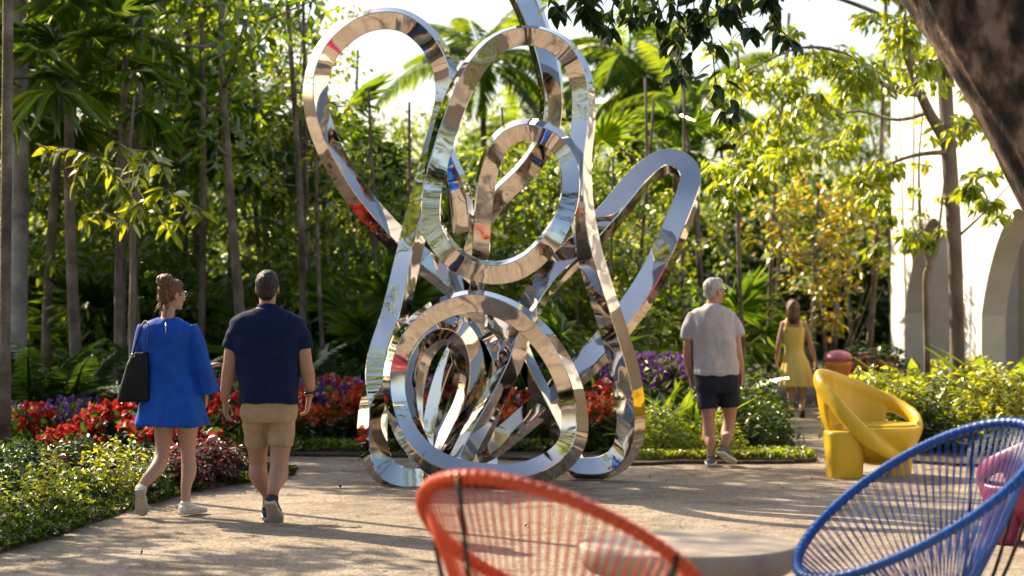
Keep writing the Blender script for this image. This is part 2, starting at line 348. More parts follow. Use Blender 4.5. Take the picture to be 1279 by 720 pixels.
# ------------------------------------------------------------------ the setting
def sheet(name, pts, z, mat, skirt=0.0, kind='structure'):
    mb = MB(); n = len(pts); mb.add([(p[0],p[1],z) for p in pts], [tuple(range(n))])
    if skirt:
        mb.add([(p[0],p[1],z) for p in pts]+[(p[0],p[1],z-skirt) for p in pts], [(k,n+k,n+(k+1)%n,(k+1)%n) for k in range(n)])
    o = mb.build(name, mat, None, False); return tag(o, kind=kind)
sheet('ground', [(-300,-300),(300,-300),(300,400),(-300,400)], -0.03, SOIL)
sheet('path', [(-17,-16),(17,-16),(17,27.5),(-17,27.5)], 0.0, PATH)
def bed(name, pts, z, jit=0.025):
    C = catmull([(p[0],p[1]) for p in pts], 8, True); r = random.Random(3)
    C = [(x+r.uniform(-jit,jit), y+r.uniform(-jit,jit)) for x,y in C]
    return sheet(name, C, z, SOIL, z+0.02)
bed('garden_bed_left', [G(a,b) for a,b in ((-150,760),(0,692),(60,674),(110,656),(160,638),(210,624),(250,614),(300,605),(345,598),(368,592),(350,585),(300,581),(200,579),(0,579),(-300,581),(-800,640))], 0.03)
bed('garden_bed_back', [G(a,b) for a,b in ((-1100,570),(-400,570),(0,570),(250,570),(400,571),(600,574),(700,578),(790,582),(850,580),(940,580),(1000,579),(1018,575),(1000,562),(975,547),(950,532),(915,522))]+[Vector((2.6,27.4,0)),Vector((-8,27.4,0)),Vector((-22,27,0))], 0.03)
bed('garden_bed_right', [G(1068,520),G(1080,540),G(1092,570),G(1150,580),G(1279,586),G(1500,592),Vector((11,17.5,0)),Vector((11,27.4,0)),Vector((4.9,27.4,0))], 0.03)

# white arcade
STUCCO = surf('white_stucco', [(0.74,0.73,0.71),(0.86,0.85,0.83)], 3, 0.85, 0.25, 60)
STUCCO_IN = surf('cream_plaster', [(0.70,0.58,0.42),(0.80,0.69,0.53)], 1.5, 0.85, 0.2, 50)
def arcade():
    root = empty('arcade_building', (5.56,29.2,0), label='white building with tall pointed arches behind the right shrubs', cat='building')
    dx, dy = 0.12, -0.99; dl = math.hypot(dx,dy); d = Vector((dx/dl,dy/dl,0)); nn = Vector((-d.y,d.x,0))   # nn points into the building
    if nn.x < 0: nn = -nn
    H = 4.7; TH = 0.32
    def pt(s, z, w): return d*s+nn*w+Vector((0,0,z))
    def prism(mb, quad):   # quad of (s,z)
        v = [pt(s,z,0) for s,z in quad]+[pt(s,z,TH) for s,z in quad]
        mb.add(v, [(0,1,2,3),(7,6,5,4),(0,4,5,1),(1,5,6,2),(2,6,7,3),(3,7,4,0)])
    mb = MB(); s = 0.0; pier = 0.62; w = 2.5; spring = 1.3; apex = 2.62
    k = 0
    while s < 17:
        prism(mb, [(s,0),(s+pier,0),(s+pier,H),(s,H)]); s += pier
        def top(x):
            q = abs(x-w/2)/(w/2); return spring+(apex-spring)*(1-q**1.75)**0.82
        n = 22
        for i in range(n):
            a, b = w*i/n, w*(i+1)/n
            prism(mb, [(s+a,top(a)),(s+b,top(b)),(s+b,H),(s+a,H)])
        s += w; k += 1
    prism(mb, [(s,0),(s+pier,0),(s+pier,H),(s,H)])
    mb.build('arched_wall', STUCCO, root, False)
    m = MB(); q = [pt(0.02,0,TH+1.5),pt(s,0,TH+1.5),pt(s,H-0.5,TH+1.5),pt(0.02,H-0.5,TH+1.5)]
    m.add(q+[p+nn*0.3 for p in q], [(0,1,2,3),(7,6,5,4),(0,4,5,1),(1,5,6,2),(2,6,7,3),(3,7,4,0)]); m.build('inner_wall', STUCCO_IN, root, False)
    m = MB(); q = [pt(0,0,TH+0.003),pt(0.35,0,TH+0.003),pt(0.35,H-0.003,TH+0.003),pt(0,H-0.003,TH+0.003)]
    m.add(q+[p+nn*1.49 for p in q], [(0,1,2,3),(7,6,5,4),(0,4,5,1),(1,5,6,2),(2,6,7,3),(3,7,4,0)]); m.build('end_wall', STUCCO, root, False)
    m = MB(); q = [pt(-0.06,H,-0.06),pt(s+0.8,H,-0.06),pt(s+0.8,H,TH+0.06),pt(-0.06,H,TH+0.06)]
    m.add(q+[p+Vector((0,0,0.12)) for p in q], [(3,2,1,0),(4,5,6,7),(0,1,5,4),(1,2,6,5),(2,3,7,6),(3,0,4,7)]); m.build('coping', STUCCO, root, False)
arcade()

# ------------------------------------------------------------------ looping steel sculpture
SY = 16.6
sculpt = empty('loop_sculpture', (GX(610,SY),SY,0), label='tall mirror polished steel sculpture of tangled looping bands', cat='sculpture')
def band(pts, closed=False, width=0.2, roll=0.0, ratio=1.0, per=9):
    """square-section bar swept through (px, py, depth offset [, width [, roll]]) points"""
    rows = []
    for p in pts:
        q = P(p[0], p[1], SY+p[2])-sculpt.location
        rows.append((q.x,q.y,q.z, p[3] if len(p) > 3 else width, p[4] if len(p) > 4 else roll))
    C = catmull(rows, per, closed); N = len(C)
    pos = [Vector(c[:3]) for c in C]; mb = MB(); secs = []
    for i in range(N):
        a = pos[(i-1)%N] if closed else pos[max(i-1,0)]; b = pos[(i+1)%N] if closed else pos[min(i+1,N-1)]
        t = (b-a).normalized(); f = Vector((0,-1,0)); f = (f-t*f.dot(t)).normalized(); sd_ = t.cross(f)
        ro = rad(C[i][4]); u = f*math.cos(ro)+sd_*math.sin(ro); w = t.cross(u); h = C[i][3]/2; g = h*ratio; bv = 0.006
        sec = []
        for su, sw in ((1,1),(1,-1),(-1,-1),(-1,1)):
            if su*sw > 0: pr = [(su*(h-bv), sw*g), (su*h, sw*(g-bv))]
            else: pr = [(su*h, sw*(g-bv)), (su*(h-bv), sw*g)]
            sec += pr
        ring = []
        for cu, cw in sec:
            p = pos[i]+u*cu+w*cw; p.z = max(p.z, 0.004); ring.append(p)
        secs.append(ring)
    for k in range(8):
        v = []; f = []
        for r in secs: v += [r[k], r[(k+1)%8]]
        for i in range(N if closed else N-1):
            j = (i+1) % N; f.append((2*i, 2*i+1, 2*j+1, 2*j))
        mb.add(v, f)
    if not closed:
        mb.add(secs[0], [tuple(range(7,-1,-1))]); mb.add(secs[-1], [tuple(range(8))])
    return mb.build('steel_band', STEEL, sculpt)
# big left-hand loop running down to the left foot
band([(640,430,.55),(600,388,.5),(560,352,.4),(520,320,.3),(480,284,.25,.165,40),(435,228,.2,.16,44),(403,165,.15,.155,44),(394,110,.12,.155,40),(410,62,.12,.155,32),(450,30,.15,.155,25),(495,24,.2,.155,22),(530,44,.25,.155,22),(553,80,.3,.155,25),(559,118,.3,.155,30),(551,158,.28,.15,35),(538,206,.22,.15,35),(523,265,.15,.155,35),(508,330,.08,.165,30),(494,390,.0,.175,25),(476,450,-.08,.18,25),(467,510,-.14,.185,-30),(466,556,-.2,.185,-35),(480,588,-.25,.18,-25),(510,598,-.28,.17,-10),(550,590,-.2,.16,10),(590,572,0,.15,10)], width=.16, roll=30)
# tall central loop with the inner ring, from the right foot to the middle
band([(700,578,.3,.14,-30),(728,586,.25,.15,-25),(760,582,.2,.165,-25),(782,560,.15,.175,-30),(788,520,.1,.18,-35),(782,470,.05,.18,-38),(767,415,0,.17,-40),(749,360,-.05,.165,-40),(735,310,-.05,.16,-40),(726,255,0,.155,-35),(724,200,.05,.155,-30),(729,150,.1,.155,-28),(727,105,.12,.155,-25),(712,70,.1,.155,-22),(685,50,.05,.155,-16),(650,45,0,.155,-14),(615,59,-.05,.155,-16),(585,95,-.1,.16,-20),(562,145,-.12,.16,-25),(547,200,-.15,.16,-15),(539,250,-.18,.16,0),(546,295,-.2,.16,12),(575,328,-.25,.165,12),(615,341,-.25,.165,14),(655,331,-.22,.165,12),(690,297,-.2,.16,10),(712,248,-.12,.155,-5),(712,203,-.06,.15,-18),(692,174,0,.15,-25),(658,162,.05,.15,-25),(628,175,.08,.15,-20),(611,208,.1,.15,-12),(604,255,.12,.15,-5),(601,310,.15,.15,0),(598,370,.2,.15,5),(595,430,.25,.15,10),(592,490,.3,.15,15),(585,550,.35,.15,15),(575,588,.3,.15,15)], width=.16)
# round ring standing in front
band([(600,377,-.3,.155,14),(645,394,-.32,.155,18),(683,430,-.34,.155,26),(708,475,-.36,.155,34),(718,520,-.38,.16,40),(712,558,-.4,.165,44),(685,583,-.42,.165,44),(640,596,-.44,.16,40),(585,592,-.44,.155,44),(540,575,-.42,.15,34),(510,545,-.4,.145,32),(495,505,-.36,.14,30),(493,465,-.34,.14,28),(505,427,-.32,.145,25),(530,399,-.3,.15,18),(563,382,-.3,.155,14)], True)
# smaller coils within it
band([(528,572,-.2),(508,522,-.15),(505,468,-.1),(521,428,-.05),(548,409,0),(574,416,.05),(589,447,.1),(586,492,.15),(567,536,.2),(545,578,.25)], width=.152, roll=-36)
band([(520,560,.05),(516,500,.1),(528,445,.15),(552,420,.2),(572,430,.25),(578,470,.3),(568,515,.3),(548,560,.28),(536,585,.25)], width=.13, roll=30)
band([(655,400,.1),(640,450,.05),(615,500,0),(590,545,-.05),(570,585,-.1)], width=.145, roll=-30)
band([(560,585,.1),(590,560,.1),(612,515,.1),(622,470,.12),(612,435,.18),(598,420,.25),(580,425,.32),(560,460,.36),(545,510,.36),(540,560,.3),(548,588,.25)], width=.135, roll=35)
# loop reaching out to the right
band([(545,592,.3,0.114,-33),(590,575,.35,0.114,-33),(635,542,.4,0.122,-33),(690,494,.5,0.129,-33),(735,452,.55,0.137,-33),(775,405,.55,0.141,-33),(810,355,.55,0.141,-33),(838,300,.55,0.137,-30),(857,250,.58,0.129,-20),(862,222,.66,0.122,0),(850,205,.74,0.122,20),(828,203,.78,0.129,38),(800,224,.7,0.137,34),(765,266,.6,0.141,34),(730,304,.5,0.141,34),(695,338,.42,0.137,34),(668,372,.35,0.129,34),(650,412,.3,0.122,34),(630,465,.25,0.114,34),(604,522,.2,0.106,34),(580,570,.15,0.106,34),(565,592,.1,0.106,34)], ratio=1.48)
# upright that leaves the top of the picture and bends back down behind itself
band([(694,150,1.0),(686,80,1.05),(668,20,1.1),(647,-30,1.05),(630,-58,.92),(628,-58,.72),(640,-25,.6),(657,12,.58),(673,52,.55),(685,98,.5),(688,140,.5),(679,180,.5),(655,215,.5),(622,248,.5),(594,290,.5),(582,345,.5),(582,410,.5),(592,480,.48),(602,540,.45),(610,590,.4)], width=.16, roll=-15)
band([(546,172,.32),(560,205,.36),(574,240,.4),(580,290,.42)], width=.15, roll=20)
band([(640,410,.55),(655,450,.5),(680,500,.45),(705,550,.4),(720,583,.35)], width=.125, roll=40)

# ------------------------------------------------------------------ furniture
RED_CORD = surf('red_cord', [(0.55,0.065,0.018),(0.66,0.10,0.03)], 30, 0.35, 0.1, 200)
BLUE_CORD = surf('blue_cord', [(0.008,0.065,0.27),(0.014,0.10,0.38)], 30, 0.32, 0.1, 200)
DARK_STEEL = surf('dark_steel_rod', [(0.025,0.015,0.013),(0.05,0.03,0.025)], 20, 0.45, metal=0.6)
def string_chair(name, label, mat, X, Y, yaw, L, Wd, zb, zf, b, ps, ncord=164, rods=(0.12,1.45,-1.45), ring=(-0.10,0.24), bend=True):
    """round lounge chair: oval rim, cords strung to a small ring under the seat, bent rod legs"""
    root = empty(name, (X,Y,0), yaw, label, 'chair')
    def rim(th):
        c, s_ = math.cos(th), math.sin(th)
        return Vector((-L/2*c, Wd/2*s_*(1+ps*c), (zb+zf)/2+(zb-zf)/2*c-b*s_*s_))
    mb = MB(); tube(mb, [rim(2*math.pi*k/96) for k in range(96)], 0.0195, 10, closed=True); mb.build('rim', mat, root)
    def rg(th, k=1.0): return Vector((ring[0]-0.13*k*math.cos(th), 0.10*k*math.sin(th), ring[1]+0.03*math.cos(th)))
    mb = MB(); tube(mb, [rg(2*math.pi*k/40) for k in range(40)], 0.016, 8, closed=True); mb.build('seat_ring', mat, root)
    r = random.Random(5)
    for k in range(ncord):
        th = 2*math.pi*(k+(0.30 if k % 2 else 0.0))/ncord; a = rim(th); e = rg(th+(0.10 if k % 2 else -0.10)+r.uniform(-.02,.02), 1.0)
        pts = []
        for i in range(6):
            t = i/5; q = a.lerp(e, t); q.z -= 0.035*math.sin(math.pi*t)*(1-0.4*math.cos(th)); pts.append(q)
        m = MB(); tube(m, pts, 0.0027, 5); m.build('cord', mat, root)
        m2 = None
    # wound cord loops over the rim
    m = MB()
    for k in range(ncord):
        th = 2*math.pi*(k+(0.30 if k % 2 else 0.0))/ncord; c = rim(th); t = (rim(th+.01)-rim(th-.01)).normalized(); u = Vector((0,0,1)); u = (u-t*u.dot(t)).normalized(); w = t.cross(u)
        tube(m, [c+u*(0.0208*math.cos(x))+w*(0.0208*math.sin(x)) for x in [2*math.pi*i/10 for i in range(10)]], 0.0032, 4, closed=True)
    o = m.build('rim_winding', mat, root); o['kind'] = 'stuff'
    for th in rods:
        a = rim(th); a = a*1.0; out = Vector((a.x,a.y,0)); g = rg(th, 1.35); g.z -= 0.03
        foot = Vector((-out.x*0.75+ring[0]*0.5, -out.y*0.85, 0.008))
        mid = a.lerp(g, 0.5)+Vector((out.x*0.05, out.y*0.05, -0.05))
        off = out.normalized()*0.028
        pts = catmull([tuple(a+off+Vector((0,0,-0.002))), tuple(mid+off), tuple(g+off*0.3), tuple(g.lerp(foot,0.6)), tuple(foot)], 6)
        m = MB(); tube(m, [Vector(p) for p in pts], 0.0085, 7); m.build('leg', DARK_STEEL, root)
    m = MB(); ft = [Vector((0.30*math.cos(x)-0.02, 0.30*math.sin(x), 0.010)) for x in [2*math.pi*i/32 for i in range(32)]]; tube(m, ft, 0.009, 6, closed=True); m.build('floor_ring', DARK_STEEL, root)
    return root
string_chair('string_chair', 'red cord lounge chair with oval rim beside the round table', RED_CORD, 0.156, 6.352, 0.975, 0.927, 0.881, 1.024, 0.483, 0.008, -0.055)
string_chair('string_chair', 'blue cord lounge chair with oval rim beside the round table', BLUE_CORD, 1.678, 8.295, 3.548, 1.02, 0.907, 1.025, 0.42, 0.009, 0.10, rods=(0.1,0.5,-0.5))
# round concrete table
CONC = surf('polished_concrete', [(0.27,0.215,0.16),(0.38,0.315,0.245),(0.46,0.39,0.31)], 5, 0.55, 0.3, 60)
def lathe(mb, prof, n=48):
    return loft(mb, [[Vector((r*math.cos(2*math.pi*k/n), r*math.sin(2*math.pi*k/n), z)) for k in range(n)] for r, z in prof])
tb = empty('round_table', (0.797,9.0,0), label='low round concrete table between the red and blue chairs', cat='table')
m = MB(); lathe(m, [(0.40,0.315),(0.455,0.328),(0.488,0.365),(0.497,0.415),(0.497,0.436),(0.492,0.446),(0.484,0.449)], 72); m.build('table_top', CONC, tb)
m = MB(); lathe(m, [(0.26,0.0),(0.25,0.02),(0.17,0.10),(0.15,0.22),(0.17,0.29),(0.22,0.313)]); m.build('pedestal', CONC, tb)

# moulded tub chairs
def plastic(name, c):
    return surf(name, [tuple(x*0.92 for x in c), c], 3, 0.38, 0.08, 90, coat=0.25)
def tub_chair(name, label, loc, rz, mat, seat_mat, s=1.0, cat='chair'):
    root = empty(name, loc, rz, label, cat); root.scale = (s,s,s)
    def ringp(a):
        x, y = 0.45*math.cos(a), 0.40*math.sin(a)
        return Vector((x, y, 0.635-0.185*(x/0.45)+0.15*(y/0.40)+0.03*math.cos(2*a)))
    mb = MB(); rings = []
    n = 60; C = [ringp(rad(-22)+(rad(196)-rad(-22))*k/n) for k in range(n+1)]
    C += [Vector(p) for p in ((-0.345,-0.235,0.68),(-0.25,-0.325,0.545),(-0.12,-0.385,0.41),(0.02,-0.40,0.29),(0.16,-0.36,0.20),(0.28,-0.24,0.15))]
    C = [Vector(p) for p in catmull([tuple(p) for p in C], 2)]
    for k, p in enumerate(C):
        t = (C[min(k+1,len(C)-1)]-C[max(k-1,0)]).normalized(); o_ = Vector((p.x,p.y,0)).normalized(); o_ = (o_-t*o_.dot(t)).normalized(); w = t.cross(o_)
        q = min(1.0, (len(C)-1-k)/8+0.35)
        rings.append([p+o_*(0.042*q*math.cos(x))+w*(0.080*q*math.sin(x)) for x in [2*math.pi*i/12 for i in range(12)]])
    loft(mb, rings)
    # curved back wall between the band and the seat, left open at the right rear
    w0, w1 = rad(58), rad(205); m2 = 30; outer = []
    for k in range(m2+1):
        a = w0+(w1-w0)*k/m2; p = ringp(a); q = 0.80
        lo = Vector((p.x*q, p.y*q, 0.36))
        d = Vector((math.cos(a),math.sin(a),0))*0.03
        outer.append([p+d, p.lerp(lo,0.5)+d*1.3, lo+d, lo-d, p.lerp(lo,0.5)-d*0.7, p-d])
    loft(mb, outer)
    bowl = lambda prof: [[Vector((0.085+0.395*f*math.cos(2*math.pi*i/40), -0.03+0.40*f*math.sin(2*math.pi*i/40), z)) for i in range(40)] for f, z in prof]
    loft(mb, bowl(((0.20,0.10),(0.45,0.13),(0.70,0.20),(0.88,0.29),(0.97,0.38),(1.0,0.435),(0.985,0.452),(0.95,0.458))))
    remesh(mb, 'shell', mat, root, 0.014, 12)
    mb = MB(); loft(mb, bowl(((0.80,0.44),(0.86,0.462),(0.85,0.474),(0.80,0.478),(0.3,0.476)))); mb.build('seat', seat_mat, root)
    for (x0,y0,w,d,h,tw) in ((-0.24,-0.16,0.36,0.40,0.42,0.84),(0.27,0.10,0.30,0.42,0.30,0.84)):
        mb = MB(); rr = []
        for f, z in ((tw,0.0),(tw+0.01,0.01),(0.93,h*0.55),(1.0,h*0.93),(0.97,h*0.985),(0.88,h)):
            rr.append([Vector((x0+w/2*f*math.copysign(abs(math.cos(x))**0.55,math.cos(x)), y0+d/2*f*math.copysign(abs(math.sin(x))**0.55,math.sin(x)), z)) for x in [2*math.pi*i/32 for i in range(32)]])
        loft(mb, rr); mb.build('leg', mat, root)
    return root
YEL = plastic('yellow_plastic', (0.72,0.46,0.015)); PNK = plastic('magenta_plastic', (0.26,0.025,0.075)); REDP = plastic('red_plastic', (0.45,0.04,0.03)); ORG = plastic('orange_plastic', (0.72,0.22,0.02)); PNK2 = plastic('pink_plastic', (0.62,0.14,0.24))
tub_chair('tub_chair', 'yellow moulded plastic tub chair with sloping band arms', (GX(1088,17.1),17.25,0), 0.0, YEL, YEL, 0.96)
tub_chair('tub_chair', 'magenta moulded tub chair with red seat half hidden by blue chair', (GX(1300,12.6),12.6,0), 2.75, PNK, REDP, 0.82)
st = empty('mushroom_stool', (GX(1047,25.0),25.0,0), label='small orange stool with pink rounded seat behind the yellow chair', cat='stool')
m = MB(); lathe(m, [(0.20,0.0),(0.205,0.02),(0.15,0.25),(0.13,0.46),(0.17,0.68),(0.165,0.73)], 28); m.build('base', ORG, st)
m = MB(); lathe(m, [(0.15,0.725),(0.175,0.74),(0.18,0.78),(0.15,0.83),(0.08,0.862),(0.01,0.872)], 28); m.build('seat', PNK2, st)

# ------------------------------------------------------------------ people
def skin(name, c): return surf(name, [tuple(x*0.86 for x in c), c], 9, 0.5, 0.15, 120, sss=0.12)
SK_TAN = skin('skin_tan', (0.40,0.215,0.145)); SK_FAIR = skin('skin_light', (0.50,0.29,0.20)); SK_PINK = skin('skin_ruddy', (0.47,0.25,0.175))
HAIR_DK = surf('hair_dark_brown', [(0.005,0.0035,0.003),(0.016,0.010,0.007)], 60, 0.55, 0.7, 90, stretch=(1,1,0.15), bstretch=(1,1,0.15))
HAIR_AU = surf('hair_auburn', [(0.06,0.02,0.008),(0.20,0.08,0.03)], 60, 0.4, 0.8, 90, stretch=(1,1,0.2), bstretch=(1,1,0.2))
HAIR_GR = surf('hair_grey', [(0.28,0.27,0.26),(0.55,0.53,0.51)], 60, 0.5, 0.7, 90, stretch=(1,1,0.2), bstretch=(1,1,0.2))
NAVY = surf('navy_knit', [(0.004,0.010,0.040),(0.006,0.015,0.062)], 25, 0.85, 0.25, 260, spec=0.2)
KHAKI = surf('khaki_twill', [(0.33,0.22,0.125),(0.40,0.28,0.165)], 20, 0.85, 0.25, 260)
COBALT = surf('cobalt_crepe', [(0.002,0.060,0.36),(0.003,0.095,0.50)], 12, 0.7, 0.15, 160, spec=0.3)
PALEGREY = surf('pale_grey_pique', [(0.42,0.40,0.42),(0.50,0.48,0.50)], 25, 0.85, 0.25, 260)
INK = surf('ink_blue_cotton', [(0.004,0.006,0.018),(0.008,0.012,0.032)], 25, 0.85, 0.25, 260)
YELDRESS = surf('yellow_cotton', [(0.82,0.56,0.12),(0.90,0.66,0.20)], 14, 0.8, 0.25, 120, stretch=(1,1,0.2))
WHITESH = surf('white_canvas_shoe', [(0.62,0.60,0.58),(0.74,0.72,0.70)], 20, 0.7, 0.2, 200)
SOLE = surf('pale_rubber_sole', [(0.40,0.34,0.28),(0.55,0.50,0.44)], 20, 0.8, 0.3, 90)
DARKSH = surf('dark_blue_shoe', [(0.012,0.016,0.028),(0.025,0.03,0.05)], 20, 0.7, 0.3, 200)
GREYSH = surf('grey_mesh_shoe', [(0.10,0.10,0.11),(0.20,0.20,0.21)], 40, 0.7, 0.3, 200)
LEATHER = surf('black_leather', [(0.004,0.004,0.005),(0.009,0.008,0.010)], 10, 0.45, 0.3, 120, spec=0.25)
GLOSSBLK = surf('black_lens', [(0.004,0.004,0.005)], 5, 0.1)
EYEW = surf('eye_white', [(0.7,0.68,0.65)], 5, 0.2)
SILVER = surf('silver_wire', [(0.6,0.6,0.6)], 5, 0.25, metal=1.0)

class Body:
    def __init__(s, px, Y, label, **kw):
        s.Y = Y; s.root = empty('person', (GX(px,Y),Y,0), label=label, cat='person', **kw); s.mb = MB(); s.o = s.root.location.copy()
    def J(s, px, py, dy=0.0): return P(px, py, s.Y+dy)-s.o
    def x(s, px): return GX(px, s.Y)-s.o.x
    def rings(s, mb, rows, k=1.0, n=40, rip=None):
        """horizontal elliptical rings (py, px centre, half width px, half depth m [, dy])"""
        C = catmull([(*r[:4], r[4] if len(r) > 4 else 0.0) for r in rows], 4); out = []
        for j, (py, cx, hw, dp, dy) in enumerate(C):
            c = s.J(cx, py, dy); a = hw/F*s.Y*k; b = dp*k; ring = []
            for i in range(n):
                th = 2*math.pi*i/n; e = 0.86
                q = 1.0+(rip(th, j/(len(C)-1)) if rip else 0.0)
                ring.append(c+Vector((a*q*math.copysign(abs(math.cos(th))**e, math.cos(th)), b*q*math.copysign(abs(math.sin(th))**e, math.sin(th)), 0)))
            out.append(ring)
        loft(mb, out)
    def limb(s, mb, rows, n=14): ctube(mb, [(*s.J(*r[:3]), r[3]) for r in rows], n, 6)
    def chain(s, mb, pts, n=14): ctube(mb, pts, n, 6)

def hand(mb, w, d, n, t, k=1.0, curl=0.35):
    """palm with four fingers of unequal length and a thumb; d fingers, n palm side, t thumb side"""
    d, n, t = Vector(d).normalized(), Vector(n).normalized(), Vector(t).normalized(); t = (t-d*t.dot(d)).normalized(); n = (n-d*n.dot(d)-t*n.dot(t)).normalized()
    rings = []
    for q, wd, th in ((-0.02,0.026,0.021),(0.015,0.031,0.020),(0.05,0.040,0.018),(0.085,0.042,0.015),(0.098,0.038,0.011)):
        c = w+d*(q*k)+n*(0.006*q/0.1)
        rings.append([c+t*(wd*k*math.cos(a))+n*(th*k*math.sin(a)) for a in [2*math.pi*i/14 for i in range(14)]])
    loft(mb, rings)
    for i, (off, ln) in enumerate(((0.031,0.072),(0.0105,0.080),(-0.0105,0.074),(-0.031,0.058))):
        p = w+d*(0.085*k)+t*(off*k)+n*0.004; pts = [(*p, 0.0092*k)]; a = 0.12+curl*(0.5+0.12*i); dd = d+t*(off*1.2); dd.normalize()
        for j, f in enumerate((0.45,0.30,0.25)):
            v = dd*math.cos(a)+n*math.sin(a); p = p+v*(ln*k*f); pts.append((*p, (0.0088,0.0080,0.0062)[j]*k)); a += curl
        ctube(mb, pts, 8, 3)
    p = w+d*(0.022*k)+t*(0.024*k); pts = [(*p,0.013*k)]; a = 0.75
    for j, f in enumerate((0.036,0.030,0.024)):
        v = d*math.cos(a)+t*math.sin(a)+n*0.35; v.normalize(); p = p+v*(f*k); pts.append((*p,(0.0112,0.0098,0.0075)[j]*k)); a -= 0.3
    ctube(mb, pts, 8, 3)
def head(B, c, yaw, k=1.0, face=1.0, pitch=0.0):
    """skull, jaw, brow, nose, lips, ears fused into the body; returns the local frame"""
    M = Matrix.Rotation(-yaw, 3, 'Z') @ Matrix.Rotation(pitch, 3, 'X'); mb = B.mb
    def e(p, r): ellipsoid(mb, c+M @ (Vector(p)*k), [q*k for q in r], M)
    e((0,-0.012,0.030),(0.074,0.094,0.092)); e((0,0.030,-0.030),(0.060,0.064,0.080)); e((0,0.022,-0.068),(0.052,0.060,0.042)); e((0,0.070,-0.095),(0.024,0.020,0.020))
    e((0,0.082,0.030),(0.050,0.012,0.012)); e((0,0.086,-0.062),(0.024,0.012,0.006)); e((0,0.086,-0.072),(0.022,0.012,0.006))
    e((0.040,0.066,-0.020),(0.022,0.020,0.022)); e((-0.040,0.066,-0.020),(0.022,0.020,0.022))
    ctube(mb, [(*(c+M @ (Vector(p)*k)), r*k) for p, r in (((0,0.086,0.022),0.008),((0,0.100,-0.008),0.011),((0,0.110,-0.030),0.014),((0,0.098,-0.042),0.010))], 8, 3)
    for sx in (-1,1): e((sx*0.075,-0.004,-0.004),(0.010,0.020,0.033)); e((sx*0.077,-0.006,-0.026),(0.008,0.011,0.012))
    for sx in (-1,1):
        m = MB(); ellipsoid(m, c+M @ (Vector((sx*0.031,0.083,0.006))*k), (0.013*k,)*3, M, 10, 6); m.build('eye', EYEW, B.root)
    return M
def shoe(B, x, y, z, yaw, pitch, ln, um, sm, w=0.049):
    """x,y,z: toe-end on the ground; heel lifts by pitch. returns the ankle point"""
    fw = Vector((math.sin(yaw)*math.cos(pitch), math.cos(yaw)*math.cos(pitch), -math.sin(pitch))); side = Vector((math.cos(yaw), -math.sin(yaw), 0)); up = side.cross(fw)
    toe = Vector((x,y,z)); heel = toe-fw*ln
    prof = [(0.0,0.55,0.050),(0.04,0.68,0.066),(0.16,0.74,0.080),(0.30,0.72,0.088),(0.45,0.80,0.074),(0.60,0.95,0.058),(0.75,1.0,0.047),(0.88,0.88,0.038),(0.96,0.62,0.030),(1.0,0.36,0.020)]
    rings = []
    for t, f, h in catmull(prof, 3):
        c = heel+fw*(ln*t); rings.append([c+side*(w*f*math.copysign(abs(math.cos(a))**0.7,math.cos(a)))+up*((h+0.02)/2+(h-0.02)/2*math.sin(a)) for a in [2*math.pi*i/16 for i in range(16)]])
    m = MB(); loft(m, rings); ank = heel+fw*(ln*0.22)+up*0.075
    tube(m, [ank-up*0.02, ank+up*0.012, ank+up*0.020], [0.042,0.041,0.034], 14)
    o = m.build('shoe', um, B.root)
    rings = []
    for t, f, h in catmull(prof, 3):
        c = heel+fw*(ln*t)+up*0.003; g = f*1.06
        rings.append([c+side*(w*g*sx)+up*uz for sx, uz in ((-1,0.0),(-0.5,-0.003),(0.5,-0.003),(1,0.0),(1.02,0.024),(-1.02,0.024))])
    m = MB(); loft(m, rings); s_ = m.build('sole', sm, o); return ank, up
def wrinkle(a=0.004, fs=10, st=(1,1,0.5), fold=0.0):
    def f(p, n):
        v = Vector((p[0]*fs*st[0], p[1]*fs*st[1], p[2]*fs*st[2]))
        return a*mnoise.noise(v)+a*0.5*mnoise.noise(v*2.3+Vector((3,1,7)))
    return f

# --- man in navy polo
B = Body(335, 13.55, 'man in navy polo shirt and khaki shorts walking away'); J = B.J
TN = [(384,334,15,.07),(391,334,29,.10),(399,334,44,.12),(411,334,47,.135),(430,334,46,.14),(450,335,41,.135),(470,335,37.5,.13),(488,335.5,36,.13),(500,335.5,36.5,.133)]
B.rings(B.mb, TN+[(512,336,35,.13),(522,336,30,.11)], 0.84)
ank, up = shoe(B, B.x(346), 0.0, 0.012, 0.10, rad(33), 0.285, DARKSH, SOLE, 0.052)
B.chain(B.mb, [(*J(353,500),.092),(*J(351,540,.02),.085),(*J(349,576,0),.062),(*J(348,593,-.03),.067),(*(ank+Vector((.012,.02,.085))),.048),(*(ank+up*.02),.038),(*(ank-up*.04+Vector((0,.04,0))),.036)])
ank, up = shoe(B, B.x(327), 0.42, 0.012, -0.08, 0.0, 0.285, DARKSH, SOLE, 0.052)
B.chain(B.mb, [(*J(320,500),.092),(*J(321,540,.08),.085),(*J(322.5,576,.15),.062),(*J(323,594,.15),.067),(*(ank+Vector((0,-.0,.11))),.047),(*(ank+up*.02),.038),(*(ank-up*.04+Vector((0,.04,0))),.036)])
B.limb(B.mb, [(305,405,0,.045),(292,426,-.02,.052),(287,455,-.02,.047),(285,470,.01,.048),(281,492,.05,.034),(281,500,.06,.029)])
B.limb(B.mb, [(363,405,0,.045),(376,426,-.02,.052),(382,455,-.02,.047),(385,470,.01,.048),(387,488,.05,.034),(386.5,495,.06,.029)])
hand(B.mb, J(281,501,.06), (0.02,0.12,-1), (1,0.1,0), (0.15,1,0), 1.0, 0.38)
hand(B.mb, J(386.5,496,.06), (-0.10,0.15,-1), (-1,0.1,0), (0.1,1,0), 1.0, 0.5)
